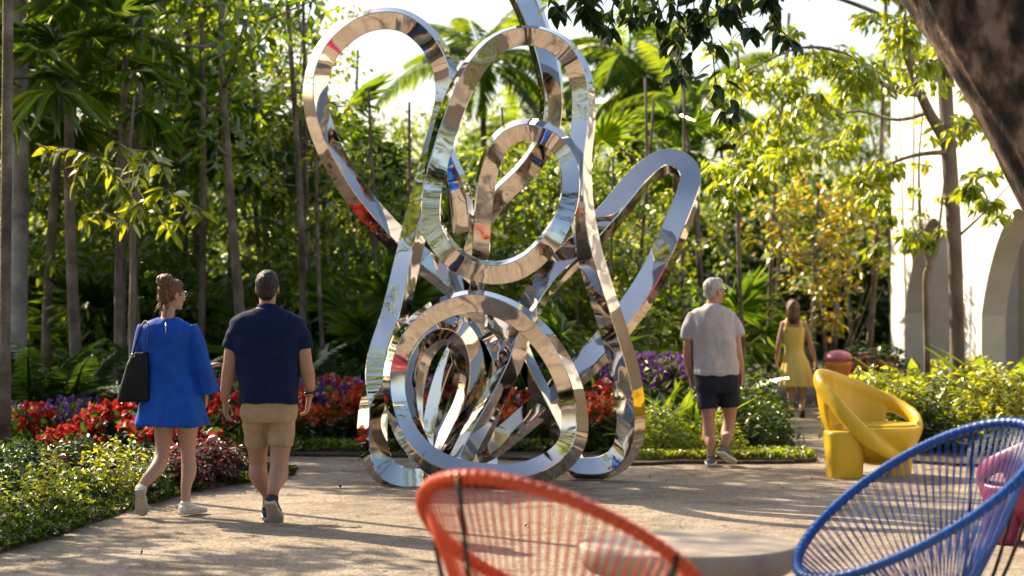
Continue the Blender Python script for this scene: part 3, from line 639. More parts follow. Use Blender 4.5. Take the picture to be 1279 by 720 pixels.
B.limb(B.mb, [(334,396,0,.050),(334,382,.01,.055),(334,372,.03,.058)])
hc = J(334,361,.03); M = head(B, hc, 0.0, 0.98)
remesh(B.mb, 'body', SK_TAN, B.root, 0.0055, 5)
m = MB(); ellipsoid(m, hc+Vector((0,-.016,.036)), (.081,.099,.094)); ellipsoid(m, hc+Vector((0,-.058,-.025)), (.062,.042,.058)); ellipsoid(m, hc+Vector((0,.035,.085)), (.066,.050,.045))
remesh(m, 'hair', HAIR_DK, B.root, 0.007, 4, lambda p, n: 0.005*mnoise.noise(Vector((p[0]*70,p[1]*70,p[2]*25))))
m = MB(); B.rings(m, TN+[(504,335.5,37,.136)], 1.03); B.limb(m, [(306,404,0,.078),(294,420,-.01,.072),(288,438,-.02,.064)]); B.limb(m, [(363,404,0,.078),(375,420,-.01,.072),(381,438,-.02,.064)])
sh = remesh(m, 'polo_shirt', NAVY, B.root, 0.009, 5, wrinkle(0.011, 8, (.8,.8,1.1)))
m = MB(); rr = []
for f, z in ((1.05,-.015),(1.0,.012),(.94,.030),(.88,.031),(.90,.0),(.93,-.02)):
    rr.append([J(334,387)+Vector((.074*f*math.cos(a), .074*f*math.sin(a)+.01, z+.012*math.sin(a)*-1)) for a in [2*math.pi*i/28 for i in range(28)]])
loft(m, rr); m.build('collar', NAVY, sh)
m = MB(); B.rings(m, [(499,335.5,31,.115),(508,336,35.5,.133),(520,336,36,.138),(528,336,32,.12)]); B.limb(m, [(320,512,.0,.098),(319.5,535,.05,.092),(320,556,.09,.086)]); B.limb(m, [(352,512,0,.100),(351,535,.01,.096),(349.5,558,.0,.091)])
remesh(m, 'shorts', KHAKI, B.root, 0.009, 4, wrinkle(0.011, 10, (1,1,.6)))
m = MB(); wc = J(387,491,.052); tube(m, [wc+Vector((.037*math.cos(a), .037*math.sin(a), .004*math.cos(a))) for a in [2*math.pi*i/20 for i in range(20)]], .0075, 8, closed=True); box(m, wc+Vector((.036,-.008,0)), (.012,.03,.032)); m.build('wristwatch', GLOSSBLK, B.root)

# --- woman in cobalt dress
B = Body(215, 14.1, 'woman in cobalt blue dress with hair in a bun and glasses'); J = B.J
TN = [(398,209,11,.055),(402.5,209,22,.08),(408,209.5,31,.10),(420,210,32,.11),(440,210.5,30,.105),(460,211,30.5,.105),(480,212,33.5,.12),(500,213,38.5,.14),(514,214,42,.16)]
B.rings(B.mb, TN[:7]+[(500,214,32,.12),(514,216,28,.11)], 0.88)
ank, up = shoe(B, B.x(181), -0.10, 0.010, -0.05, rad(50), 0.25, WHITESH, SOLE, 0.043)
B.chain(B.mb, [(*J(205,505),.085),(*J(205,532,.02),.076),(*J(203,562,.02),.052),(*J(199,580,-.03),.055),(*(ank+Vector((.055,.03,.085))),.044),(*(ank+up*.02),.031),(*(ank-up*.04+Vector((0,.03,0))),.030)])
ank, up = shoe(B, B.x(252), 0.17, 0.010, 0.62, 0.0, 0.25, WHITESH, SOLE, 0.043)
B.chain(B.mb, [(*J(233,505),.085),(*J(234,532,.03),.076),(*J(235,566,.05),.052),(*J(236,588,.04),.054),(*(ank+Vector((0,-.0,.12))),.038),(*(ank+up*.02),.031),(*(ank-up*.04+Vector((.01,.03,0))),.030)])
B.limb(B.mb, [(236,408,0,.046),(245,432,-.01,.042),(252,458,-.01,.036),(256,480,.02,.028),(257,492,.04,.023)])
hand(B.mb, J(257,493,.04), (0.06,0.12,-1), (-1,0.1,0), (-0.1,1,0), 0.88, 0.35)
B.limb(B.mb, [(184,408,0,.046),(178,432,.04,.042),(177,456,.10,.038),(205,468,.28,.034),(240,462,.32,.026),(258,458,.30,.022)])
hand(B.mb, J(259,458,.30), (1,0.1,0.28), (0.1,-0.3,-1), (0,-1,0.3), 0.88, 0.6)
B.limb(B.mb, [(209,403,0,.052),(210,391,.01,.046),(213,380,.03,.045)])
hc = J(214.5,369,.02); yaw = rad(48); M = head(B, hc, yaw, 0.93)
remesh(B.mb, 'body', SK_FAIR, B.root, 0.0055, 5)
m = MB(); h_ = lambda p, r: ellipsoid(m, hc+M @ Vector(p), r, M)
h_((0,-.018,.034),(.080,.094,.090)); h_((0,-.065,-.010),(.062,.036,.062)); h_((0,.03,.07),(.064,.052,.046))
bc = J(206,351.5,-.03); ellipsoid(m, bc, (.064,.060,.056)); ellipsoid(m, bc+Vector((.01,.01,-.045)), (.05,.05,.04))
hr = remesh(m, 'hair', HAIR_AU, B.root, 0.006, 3, lambda p, n: 0.006*mnoise.noise(Vector((p[0]*60,p[1]*60,p[2]*22)))+0.002*math.sin(p[2]*170+p[0]*90))
r_ = random.Random(11); m = MB()
for k in range(60):
    a = J(r_.uniform(199,212), r_.uniform(348,386), -.06+r_.uniform(0,.05)); ln = r_.uniform(.04,.11); sw = Vector((r_.uniform(-.5,.05), r_.uniform(-.3,.1), -1)).normalized()
    tube(m, [a, a+sw*ln*.5+Vector((-.010,0,.012)), a+sw*ln+Vector((r_.uniform(-.015,.015),0,0))], [.0022,.0018,.0008], 4)
o = m.build('loose_strand', HAIR_AU, hr); o['kind'] = 'stuff'
rip = lambda th, t: max(0, t-0.55)*2.2*(0.050*math.sin(7*th+0.6)+0.028*math.sin(12*th+2.0))
m = MB(); B.rings(m, TN+[(526,214.5,45,.175),(532,215,46.5,.18)], 1.03, 72, rip)
B.limb(m, [(236,409,0,.064),(246,432,-.01,.060),(252,456,-.01,.063),(256,475,.01,.072),(259,492,.03,.080)]); B.limb(m, [(184,409,0,.064),(178,434,.04,.060),(176,456,.10,.060),(205,470,.27,.062),(235,468,.31,.066),(252,465,.30,.072)])
B.limb(m, [(252,465,.30,.05),(266,478,.29,.035),(273,490,.28,.018)])
dr = remesh(m, 'dress', COBALT, B.root, 0.009, 3, wrinkle(0.016, 6.5, (1.2,1.2,.30)))
m = MB(); tube(m, [J(207,403,-.10), J(207,411,-.122), J(207,417,-.128)], .0035, 6); m.build('back_zip', SILVER, dr)
m = MB(); gc = hc+M @ Vector((0,.088,.008))
for sx in (-1,1):
    tube(m, [gc+M @ Vector((sx*.033+.022*math.cos(a),.006,.018*math.sin(a))) for a in [2*math.pi*i/18 for i in range(18)]], .0016, 5, closed=True)
    tube(m, [gc+M @ Vector((sx*.056,.004,.004)), gc+M @ Vector((sx*.072,-.09,.004))], .0016, 5)
m.build('eyeglasses', SILVER, B.root)
# her handbag hangs from the shoulder: a thing of its own
bag = empty('handbag', (GX(167,14.02),14.02,0), label='black leather shoulder bag hanging beside the blue dress', cat='handbag')
b0 = bag.location; bj = lambda px, py, dy=0: P(px,py,14.02+dy)-b0
m = MB(); rr = []
for py, x0, x1, dp in ((502,148,187,.045),(500,147,188,.06),(480,151,187,.065),(455,159,186,.055),(443,164,186,.040),(440,165.5,185.5,.03)):
    c = (bj(x0,py)+bj(x1,py))/2; hw = (bj(x1,py)-bj(x0,py)).x/2
    rr.append([c+Vector((hw*math.copysign(abs(math.cos(a))**.5,math.cos(a)), dp*math.copysign(abs(math.sin(a))**.5,math.sin(a)), 0)) for a in [2*math.pi*i/32 for i in range(32)]])
loft(m, rr); remesh(m, 'bag_body', LEATHER, bag, 0.008, 3, wrinkle(0.006, 9))
for dy in (-.035,.03):
    m = MB(); pts = catmull([tuple(bj(166,443,dy)),tuple(bj(171,425,dy*1.2)),tuple(bj(177,408,dy*1.6)),tuple(bj(182,401.5,dy*1.1+.01)),tuple(bj(185.5,408,dy*2.4)),tuple(bj(185,425,dy*2.2)),tuple(bj(184,443,dy))], 5); tube(m, pts, .007, 8, flat=.5); m.build('strap', LEATHER, bag)
m = MB(); tube(m, [bj(166,444,-.045)+Vector((.012*math.cos(a),0,.012*math.sin(a))) for a in [2*math.pi*i/14 for i in range(14)]], .0025, 5, closed=True); m.build('ring', SILVER, bag)

# --- man in pale grey polo
B = Body(895, 18.2, 'grey haired man in pale grey polo shirt and dark shorts'); J = B.J
TN = [(381,889,8.5,.07),(385,889,17,.10),(391,889,25,.12),(400,890,28,.14),(420,892,28,.15),(440,893,27.5,.152),(455,894,27.5,.155),(466,894,28,.157)]
B.rings(B.mb, TN+[(476,895,26,.14),(486,896,22,.12)], 0.84)
ank, up = shoe(B, B.x(890), 0.16, 0.010, 0.10, 0.0, 0.29, GREYSH, WHITESH, 0.053)
B.chain(B.mb, [(*J(884,472),.092),(*J(884,500,.0),.084),(*J(885,524,.01),.058),(*J(885.5,545,.0),.060),(*(ank+Vector((0,0,.12))),.044),(*(ank+up*.02),.036),(*(ank-up*.04+Vector((0,.03,0))),.034)])
ank, up = shoe(B, B.x(917), 0.06, 0.010, 0.6, rad(24), 0.29, GREYSH, WHITESH, 0.053)
B.chain(B.mb, [(*J(909,472),.092),(*J(911,500,.06),.084),(*J(911,524,.08),.058),(*J(908,543,.03),.060),(*(ank+Vector((.035,.04,.09))),.044),(*(ank+up*.02),.036),(*(ank-up*.04+Vector((.02,.02,0))),.034)])
B.limb(B.mb, [(868,392,0,.056),(862,412,.0,.052),(859,438,.02,.045),(860,450,.05,.044),(862,466,.10,.031),(862.5,470,.11,.028)])
hand(B.mb, J(862.5,470,.11), (0.05,0.25,-1), (1,0.1,0), (0.1,1,0), 1.0, 0.4)
B.limb(B.mb, [(911,392,0,.056),(917,412,-.02,.052),(921,438,-.04,.045),(923,450,-.01,.044),(926,464,.04,.031),(926.5,468,.05,.028)])
hand(B.mb, J(926.5,468,.05), (0.02,0.2,-1), (-1,0.1,0), (0.1,1,0), 1.0, 0.4)
B.limb(B.mb, [(889,388,0,.060),(890,379,.01,.058),(891,372,.02,.058)])
hc = J(892,364,.02); yaw = rad(58); M = head(B, hc, yaw, 1.0)
remesh(B.mb, 'body', SK_PINK, B.root, 0.0065, 4)
m = MB(); h_ = lambda p, r: ellipsoid(m, hc+M @ Vector(p), r, M)
h_((0,-.018,.036),(.080,.097,.092)); h_((0,-.060,-.015),(.062,.040,.055)); h_((0,.036,.088),(.062,.048,.040))
remesh(m, 'hair', HAIR_GR, B.root, 0.007, 4, lambda p, n: 0.004*mnoise.noise(Vector((p[0]*60,p[1]*60,p[2]*25))))
m = MB(); B.rings(m, TN+[(469,894,28.4,.158)], 1.03); B.limb(m, [(870,394,0,.080),(863,408,.0,.076),(860,424,.01,.070)]); B.limb(m, [(908,394,0,.080),(917,408,-.01,.076),(922,421,-.03,.070)])
sh = remesh(m, 'polo_shirt', PALEGREY, B.root, 0.010, 5, wrinkle(0.018, 7, (1.1,1.1,.6)))
m = MB(); rr = []
for f, z in ((1.08,-.02),(1.0,.008),(.92,.026),(.86,.026),(.90,0),(.95,-.02)):
    rr.append([J(889.5,384)+Vector((.076*f*math.cos(a), .076*f*math.sin(a)+.01, z-.012*math.sin(a))) for a in [2*math.pi*i/28 for i in range(28)]])
loft(m, rr); m.build('collar', PALEGREY, sh)
m = MB(); B.rings(m, [(463,894,27,.15),(474,895,28,.155),(484,896,27.5,.15),(490,896,25,.13)]); B.limb(m, [(883,478,.0,.103),(883.5,495,.0,.100),(884,510,.0,.096)]); B.limb(m, [(909,478,.02,.103),(910.5,495,.05,.102),(911,508,.06,.098)])
remesh(m, 'shorts', INK, B.root, 0.010, 4, wrinkle(0.007, 8, (1,1,.6)))
m = MB(); gc = hc+M @ Vector((0,.088,.010))
for sx in (-1,1):
    ellipsoid(m, gc+M @ Vector((sx*.034,.010,-.002)), (.029,.008,.021), M, 12, 6); tube(m, [gc+M @ Vector((sx*.060,.004,.006)), gc+M @ Vector((sx*.079,-.09,.004))], .0035, 5)
tube(m, [gc+M @ Vector((-.02,.012,.008)), gc+M @ Vector((.02,.012,.008))], .003, 5); m.build('sunglasses', GLOSSBLK, B.root)

# --- woman in yellow sundress
B = Body(994, 25.4, 'woman in yellow sundress walking away down the far path'); J = B.J
B.rings(B.mb, [(396,991,5.5,.055),(399.5,991,10,.075),(403,991,14,.09),(412,991,13,.10),(425,991.5,11.5,.10),(437,992,10.5,.09),(450,993,13,.11),(464,994,13,.11)], 1.0)
ank, up = shoe(B, B.x(988), 0.14, 0.010, 0.0, 0.0, 0.24, LEATHER, LEATHER, 0.042)
B.chain(B.mb, [(*J(987,462),.08),(*J(987.5,480),.066),(*J(988,492),.050),(*J(988.5,501),.050),(*(ank+up*.06),.034),(*(ank-up*.03),.03)])
ank, up = shoe(B, B.x(1002), 0.02, 0.010, 0.15, 0.0, 0.24, LEATHER, LEATHER, 0.042)
B.chain(B.mb, [(*J(1001,462),.08),(*J(1001.5,480),.066),(*J(1002,492),.050),(*J(1002,501),.050),(*(ank+up*.06),.034),(*(ank-up*.03),.03)])
B.limb(B.mb, [(979.5,403,0,.045),(976,416,0,.040),(973,430,.0,.034),(971,445,.04,.026),(970.5,450,.05,.022)]); hand(B.mb, J(970.5,450,.05), (-.05,.1,-1), (1,.1,0), (0,1,0), .9)
B.limb(B.mb, [(1003,403,0,.045),(1008,416,0,.040),(1012,430,.0,.034),(1017,445,.04,.026),(1018.5,450,.05,.022)]); hand(B.mb, J(1018.5,450,.05), (.1,.1,-1), (-1,.1,0), (0,1,0), .9)
B.limb(B.mb, [(991,400,0,.046),(990.5,394,.01,.043),(990,388,.02,.044)])
hc = J(990,385.5,.02); M = head(B, hc, rad(-10), 0.92)
remesh(B.mb, 'body', SK_FAIR, B.root, 0.0075, 4)
m = MB(); ellipsoid(m, hc+Vector((0,-.015,.03)), (.082,.098,.090)); ctube(m, [(*(hc+Vector((0,-.04,.02))),.085),(*(hc+Vector((0,-.06,-.06))),.085),(*(hc+Vector((.005,-.075,-.14))),.080),(*(hc+Vector((.01,-.08,-.20))),.055)], 14); 
remesh(m, 'hair', HAIR_AU, B.root, 0.009, 3, lambda p, n: 0.008*mnoise.noise(Vector((p[0]*45,p[1]*45,p[2]*12))))
rip = lambda th, t: max(0, t-0.42)*1.6*(0.055*math.sin(8*th+0.3)+0.03*math.sin(13*th+1.0))
m = MB(); B.rings(m, [(409,991,13.6,.106),(414,991,13.6,.108),(425,991.5,12.3,.106),(437,992,11.4,.097),(445,992.5,13.5,.115),(455,993.5,16.5,.14),(468,994.5,19.5,.165),(483,995.5,22,.185)], 1.03, 64, rip)
for sx in (-1,1): B.limb(m, [(991+sx*9,412,-.085,.02),(991+sx*8.5,404,-.085,.018),(991+sx*7.5,398.5,-.02,.018),(991+sx*7.5,404,.07,.018)], 8)
remesh(m, 'sundress', YELDRESS, B.root, 0.010, 3, wrinkle(0.008, 7, (1,1,.35)))

# ------------------------------------------------------------------ planting
def blade(name, prof, sag, seg=8, fold=0.2):
    """one leaf along +X: prof = half width as a function of t"""
    mb = MB(); v = []
    for i in range(seg+1):
        t = i/seg; w = prof(t); z = -sag*t*t
        v += [(t,-w,z+fold*w), (t,0,z), (t,w,z+fold*w)]
    f = []
    for i in range(seg):
        a = 3*i; f += [(a,a+1,a+4,a+3),(a+1,a+2,a+5,a+4)]
    mb.add(v,f); me = mb.mesh(name); a = me.attributes.new('var','FLOAT','POINT'); a.data.foreach_set('value',[0.5]*len(v)); return me
OVATE = blade('ovate_leaf', lambda t: 0.27*math.sin(math.pi*min(1,t**0.8))**0.8*(1-0.35*t)+0.002, 0.18)
OVATE2 = blade('ovate_leaf', lambda t: 0.24*math.sin(math.pi*min(1,t**0.8))**0.8*(1-0.35*t)+0.002, 0.35)
LANCE = blade('lance_leaf', lambda t: 0.21*math.sin(math.pi*min(1,t**0.85))**0.9+0.002, 0.22)
STRAP = blade('strap_leaf', lambda t: 0.045*(1-t**3)**0.8+0.001, 0.42, 9, 0.4)
def put_leaf(root, me, mat, p, d, size, r, spin=None):
    o = link('leaf', me, mat, root, p); q = Vector(d).normalized().to_track_quat('X','Z'); q = q @ Matrix.Rotation(spin if spin is not None else r.uniform(-.7,.7),3,'X').to_quaternion()
    o.rotation_mode = 'QUATERNION'; o.rotation_quaternion = q; o.scale = (size,)*3; return o

# leaning tree at the right edge with its low hanging sprays
LF_LEAN = leafmat('leaf_glossy_dark', [(0.010,0.024,0.007),(0.018,0.036,0.010),(0.028,0.05,0.014)], [(0.02,0.045,0.006),(0.045,0.085,0.010),(0.10,0.15,0.02)], 0.35, 0.45, 0.03)  # dark green leaf colours of the leaning tree
bx, by = 3.45, 9.0
lt = empty('leaning_tree', (bx,by,0), label='thick dark trunk leaning over the blue chair with hanging leafy sprays', cat='tree')
tl = lambda p: Vector(p)-Vector((bx,by,0))
mb = MB(); C = catmull([(3.55,9.0,-.05,.46),(3.30,9.0,.6,.38),(2.95,9.0,1.5,.35),(2.55,9.05,2.3,.345),(2.14,9.1,3.0,.34),(1.75,9.4,3.7,.32),(1.3,9.8,4.4,.28),(0.9,10.3,5.1,.2)], 8); rings = []
pts, fr = frames([c[:3] for c in C])
for p, (t,u,w), c in zip(pts, fr, C):
    rings.append([tl(p)+(u*math.cos(a)+w*math.sin(a))*c[3]*(1+0.07*mnoise.noise(Vector((math.cos(a)*2.2,math.sin(a)*2.2,p.z*1.3)))+0.05*mnoise.noise(Vector((math.cos(a)*7,math.sin(a)*7,p.z*1.6)))+0.04*abs(mnoise.noise(Vector((math.cos(a)*14,math.sin(a)*14,p.z*2.5))))) for a in [2*math.pi*k/110 for k in range(110)]])
loft(mb, rings); mb.build('trunk', BARKD, lt)
LY = 11.6
L_ = lambda px, py, dy=0: tl(P(px,py,LY+dy))
r = random.Random(21); mb = MB()
tube(mb, [tl((1.9,9.3,3.45)), L_(1060,-120,-1.2), L_(980,-75,-.5), L_(890,-55,0), L_(800,-45,.1), L_(715,-30,.2)], [.06,.045,.035,.026,.018,.010], 7)
twigs = [[(715,-30),(728,-5),(742,22)],[(770,-42),(768,0),(760,35)],[(815,-48),(822,5),(836,50)],[(850,-50),(846,20),(853,60),(842,92)],[(880,-55),(884,20),(890,62),(893,98),(905,140)],[(905,-56),(915,10),(935,35)],[(950,-66),(960,10),(975,38),(988,50)],[(800,-46),(792,-5),(790,22)],[(870,-52),(866,-5),(868,30)],[(930,-60),(926,-12),(905,12)],[(748,-36),(742,-10),(735,8)],[(680,-20),(690,-8),(694,8)],[(985,-75),(975,-25),(962,0)],[(838,-48),(826,-12),(812,14)]]
nleaf = 0
for tw in twigs:
    dz = r.uniform(-.35,.35); pp = [L_(a,b,dz) for a,b in tw]
    tube(mb, pp, [.007]+[.004]*(len(pp)-1), 5)
    for i in range(len(pp)-1):
        n = max(4, int((pp[i+1]-pp[i]).length/0.016))
        for k in range(n):
            q = pp[i].lerp(pp[i+1], (k+r.random())/n)
            if q.z+0 > tl(P(640,-22,LY)).z: continue
            a = r.uniform(0,6.283); d = Vector((math.cos(a), math.sin(a)*0.8, r.uniform(-1.3,-.25)))
            put_leaf(lt, OVATE if r.random() < .6 else OVATE2, LF_LEAN, q+Vector((r.uniform(-.06,.06),r.uniform(-.05,.05),r.uniform(-.03,.03))), d, r.uniform(.085,.14), r); nleaf += 1
    for k in range(9):
        a = r.uniform(0,6.283); put_leaf(lt, OVATE, LF_LEAN, pp[-1], Vector((math.cos(a),math.sin(a)*.8,r.uniform(-1.5,-.3))), r.uniform(.10,.15), r)
mb.build('branch', BARKD, lt)
cl = [(tl((0.6+r.uniform(-1.8,2.6), 10.4+r.uniform(-1.6,2.0), 4.9+r.uniform(0,1.6)))) for k in range(26)]
link('crown', clump_leaves('crown', [(c.x,c.y,c.z,.45) for c in cl], 60, .13), LF_LEAN, lt)

# slender tree with bright crown on the right
bt = empty('forked_tree', (GX(1198,22.6),22.6,0), label='slender forked tree with bright yellow green crown beside the white arcade', cat='tree')
q0 = Vector(bt.location); T_ = lambda px, py, Y: P(px,py,Y)-q0
mb = MB()
ctube(mb, [(*T_(1198,541,22.6),.115),(*T_(1197,520,22.6),.093),(*T_(1195,400,22.6),.085),(*T_(1191,280,22.6),.085),(*T_(1184,175,22.6),.089),(*T_(1183,160,22.6),.09)], 12)
ctube(mb, [(*T_(1184,178,22.6),.08),(*T_(1160,140,22.5),.06),(*T_(1140,90,22.4),.055),(*T_(1128,40,22.3),.05),(*T_(1126,-30,22.3),.045),(*T_(1110,-120,22.2),.03)], 9)
ctube(mb, [(*T_(1185,180,22.6),.08),(*T_(1181,120,22.7),.085),(*T_(1178,40,22.8),.08),(*T_(1178,-60,22.9),.06),(*T_(1190,-160,22.9),.04)], 9)
ctube(mb, [(*T_(1187,185,22.6),.06),(*T_(1215,150,22.8),.045),(*T_(1250,90,23.0),.03),(*T_(1275,20,23.2),.02)], 7)
ctube(mb, [(*T_(1150,118,22.5),.04),(*T_(1110,110,22.0),.03),(*T_(1060,70,21.6),.022),(*T_(1000,60,21.4),.015),(*T_(930,90,21.3),.008)], 6)
ctube(mb, [(*T_(1130,40,22.3),.035),(*T_(1080,10,22.6),.025),(*T_(1000,-10,23.0),.016),(*T_(940,20,23.0),.010)], 6)
ctube(mb, [(*T_(1186,190,22.6),.03),(*T_(1140,195,22.1),.022),(*T_(1095,215,21.8),.014),(*T_(1050,260,21.6),.006)], 6)
ctube(mb, [(*T_(1160,140,22.5),.03),(*T_(1120,150,23.0),.02),(*T_(1060,140,23.4),.014),(*T_(1000,180,23.6),.006)], 6)
ctube(mb, [(*T_(1192,300,22.6),.018),(*T_(1225,270,22.4),.012),(*T_(1262,230,22.2),.006)], 6)
mb.build('trunk', BARK, bt)
r = random.Random(5); cl = []
def cz(x0,x1,y0,y1,n,rad_=.26):
    for k in range(n):
        p = T_(r.uniform(x0,x1), r.uniform(y0,y1), r.uniform(20.6,24.6)); cl.append((p.x,p.y,p.z,rad_*r.uniform(.7,1.3)))
cz(900,1130,-60,120,38); cz(930,1110,100,215,20); cz(1130,1300,-60,110,16); cz(900,1010,150,230,7); cz(1040,1110,210,275,6,.2); cz(1080,1160,290,330,3,.15); cz(1205,1290,150,285,12,.2); cz(1115,1290,50,170,16,.24); cz(880,960,235,260,4,.16); cz(1000,1300,-260,-60,26); cz(1130,1180,300,330,2,.12)
link('crown', clump_leaves('crown', cl, 44, .15, .75, .42, .5), LF_BRIGHT, bt)
# thin sapling before the arcade
sp = empty('thin_sapling', (GX(1158,23.6),23.6,0), label='thin bare stemmed sapling standing before the arcade arch', cat='tree'); q1 = Vector(sp.location)
mb = MB(); S_ = lambda px, py, Y=23.6: P(px,py,Y)-q1
ctube(mb, [(*S_(1158,528),.045),(*S_(1158,450),.04),(*S_(1156,350),.036),(*S_(1160,330),.03),(*S_(1150,280),.022),(*S_(1148,200),.012),(*S_(1155,120),.006)], 8)
ctube(mb, [(*S_(1158,335),.025),(*S_(1172,290),.018),(*S_(1180,220),.010)], 6); mb.build('trunk', BARK, sp)
link('crown', clump_leaves('crown', [(*S_(a,b),.16) for a,b in ((1150,270),(1178,250),(1150,210),(1165,180),(1140,240),(1182,290),(1155,150))], 16, .13, .7, .42, .5), LF_BRIGHT, sp)

# bright spray of a young tree on the left
yt = empty('young_tree', (GX(166,18.9),18.9,0), label='young tree with sunlit yellow green leaf sprays behind the blue dress', cat='tree'); q2 = Vector(yt.location)
Y_ = lambda px, py, Y=18.4: P(px,py,Y)-q2
mb = MB(); ctube(mb, [(*Y_(166,573,18.9),.035),(*Y_(165,430,18.9),.03),(*Y_(166,300,18.9),.026),(*Y_(163,200,18.7),.016),(*Y_(168,120,18.7),.008)], 8)
r = random.Random(9)
for br in ([(165,250),(140,215),(120,195),(100,205),(95,225)],[(120,195),(85,185),(60,185),(45,180)],[(165,240),(180,205),(195,200),(210,215)],[(166,260),(205,235),(235,255),(258,272)],[(166,270),(185,255),(200,270),(208,285)],[(166,280),(120,262),(100,275)],[(163,205),(150,180),(140,175)],[(235,255),(228,268),(212,292)],[(166,275),(160,262),(155,275)],[(180,205),(172,190),(190,188)]):
    dy = r.uniform(-.5,.3); pp = [Y_(a,b,18.4+dy) for a,b in br]; tube(mb, pp, [.010]+[.006]*(len(pp)-1), 5)
    for i in range(len(pp)-1):
        n = max(3,int((pp[i+1]-pp[i]).length/0.028))
        for k in range(n):
            a = r.uniform(-.9,.9)+(0 if r.random() < .5 else math.pi); put_leaf(yt, LANCE, LF_BRIGHT, pp[i].lerp(pp[i+1],(k+r.random())/n), Vector((math.cos(a)*.7,math.sin(a)*.5,r.uniform(-1.1,.1))), r.uniform(.13,.21), r)
mb.build('trunk', BARK, yt)

# trunks on the left edge
GP = 'tall palms of the grove'
pl = make_palm('left_palm', 'slim ringed palm trunk rising from the left flower bed', 'palm', None, 8.5, .05, FANS, 10, 31, bark=BARKP, sc=(.9,1.2)); pl.location = (GX(5,16.6),16.6,0)
pl = make_palm('booted_palm', 'palm with whitish lower trunk behind the dark ferns', 'palm', None, 5.6, .11, FANS, 16, 32, bark=BARKW, sc=(1.0,1.35), lean=(.01,0)); pl.location = (GX(19,22.0),22.0,0)

# --- grove prototypes
TRA = make_tree('grove_tree', 'slim broadleaf tree with loose green crown in the grove', 'tree', 'slim trees of the grove', 8.0, .062, .34, 1.6, LF_MID, .16, 24, 30, .50, BARKP, 1)
TRB = make_tree('grove_tree', 'slim tree with sunlit yellow green crown in the grove', 'tree', 'sunlit trees of the grove', 7.0, .055, .30, 1.4, LF_BRIGHT, .14, 24, 30, .44, BARKP, 2)
TRC = make_tree('grove_tree', 'dark leaved tree with dense crown in the grove', 'tree', 'dark trees of the grove', 7.5, .075, .28, 1.7, LF_MID, .18, 26, 46, .55, BARK, 3)
PAA = make_palm('feather_palm', 'slim feather palm with arching fronds in the grove', 'palm', 'feather palms of the grove', 5.2, .065, PINN, 15, 4)
PAB = make_palm('fan_palm', 'fan palm with pleated round fronds in the grove', 'palm', 'fan palms of the grove', 3.9, .07, FANS, 18, 5)
PAC = make_palm('low_palmetto', 'low palmetto with dark fans under the grove', 'palm', 'low palmettos under the grove', .35, .07, FANS, 12, 6, mat=LF_DARK, el=(0.0,1.2), sc=(.7,1.0))
used = {}
ANCH = ((-999,70,'beyond the left edge palms'),(70,150,'behind the dark ferns'),(150,260,'behind the woman in blue'),(260,400,'behind the man in navy'),(400,480,'behind the big left steel loop'),(480,600,'behind the central steel loop'),(600,740,'behind the inner steel ring'),(740,870,'behind the outstretched steel loop'),(870,960,'behind the grey haired man'),(960,1060,'behind the woman in yellow'),(1060,2000,'near the white arcade'))
def where(o, px, Y, base):
    a = [t for x0,x1,t in ANCH if x0 <= px < x1][0]; o['label'] = base+', '+('at the grove front' if Y < 26 else 'mid grove' if Y < 33 else 'deep in the grove')+' '+a
BEDG = {'yellow green shrubs of the left bed':'small yellow green shrub','mid green shrubs of the beds':'leafy mid green shrub','dark shrubs of the beds':'dark glossy shrub','burgundy plants of the left bed':'burgundy leaved plant','red shrubs at the far path':'red leaved shrub','ferns behind the beds':'dark arching fern','strap leaved clumps of the back bed':'clump of arching strap leaves'}
def plant(proto, px, Y, s=1.0, rz=None, sz=None, label=None, group=None):
    o = plant_(proto, px, Y, s, rz, sz, label, group); b = BEDG.get(o.get('group'))
    if b and not label:
        if Y < 19.0: o['label'] = b+', '+('at the front edge of the left bed' if Y < 15.1 else 'among the red flowers of the left bed')
        else: o['label'] = b+', '+('in the bed' if Y < 23 else 'beyond the bed')+' '+[t for x0,x1,t in ANCH if x0 <= px < x1][0]
    return o
def plant_(proto, px, Y, s=1.0, rz=None, sz=None, label=None, group=None):
    loc = (GX(px,Y), Y, -0.02); rz = R.uniform(0,6.28) if rz is None else rz
    if proto.name not in used:
        used[proto.name] = 1; proto.location = loc; proto.rotation_euler = (R.uniform(-.04,.04),R.uniform(-.05,.05),rz); proto.scale = (s,s,sz or s)
        if label: proto['label'] = label
        return proto
    c = copy_tree(proto, loc, rz, s, label, group, sz); c.rotation_euler = (R.uniform(-.04,.04),R.uniform(-.05,.05),rz); return c
# tall growth left of the sculpture, off-frame fuller trees added to shade the understorey
for px, Y, k, s in ((312,21.2,'A',1.05),(150,23.6,'A',.95),(235,25.8,'A',.9),(70,26.5,'C',.95),(352,25.2,'A',.72),(112,30,'A',1.0),(265,33,'A',1.05),(30,35,'A',1.1),(180,37,'C',1.05),(395,30,'B',.6),(310,39,'A',.85),(90,41,'B',1.2),(-40,27,'A',1.0),(382,24,'B',.7),(222,41,'B',1.15),(345,43,'C',.72),(-75,28.5,'C',1.15),(-165,27,'C',1.15),(-15,31.5,'C',1.1),(-120,32,'C',1.2)):
    where(plant({'A':TRA,'B':TRB,'C':TRC}[k], px, Y, s), px, Y, {'A':'slim loose crowned green tree','B':'sunlit yellow green tree','C':'fuller green tree'}[k])
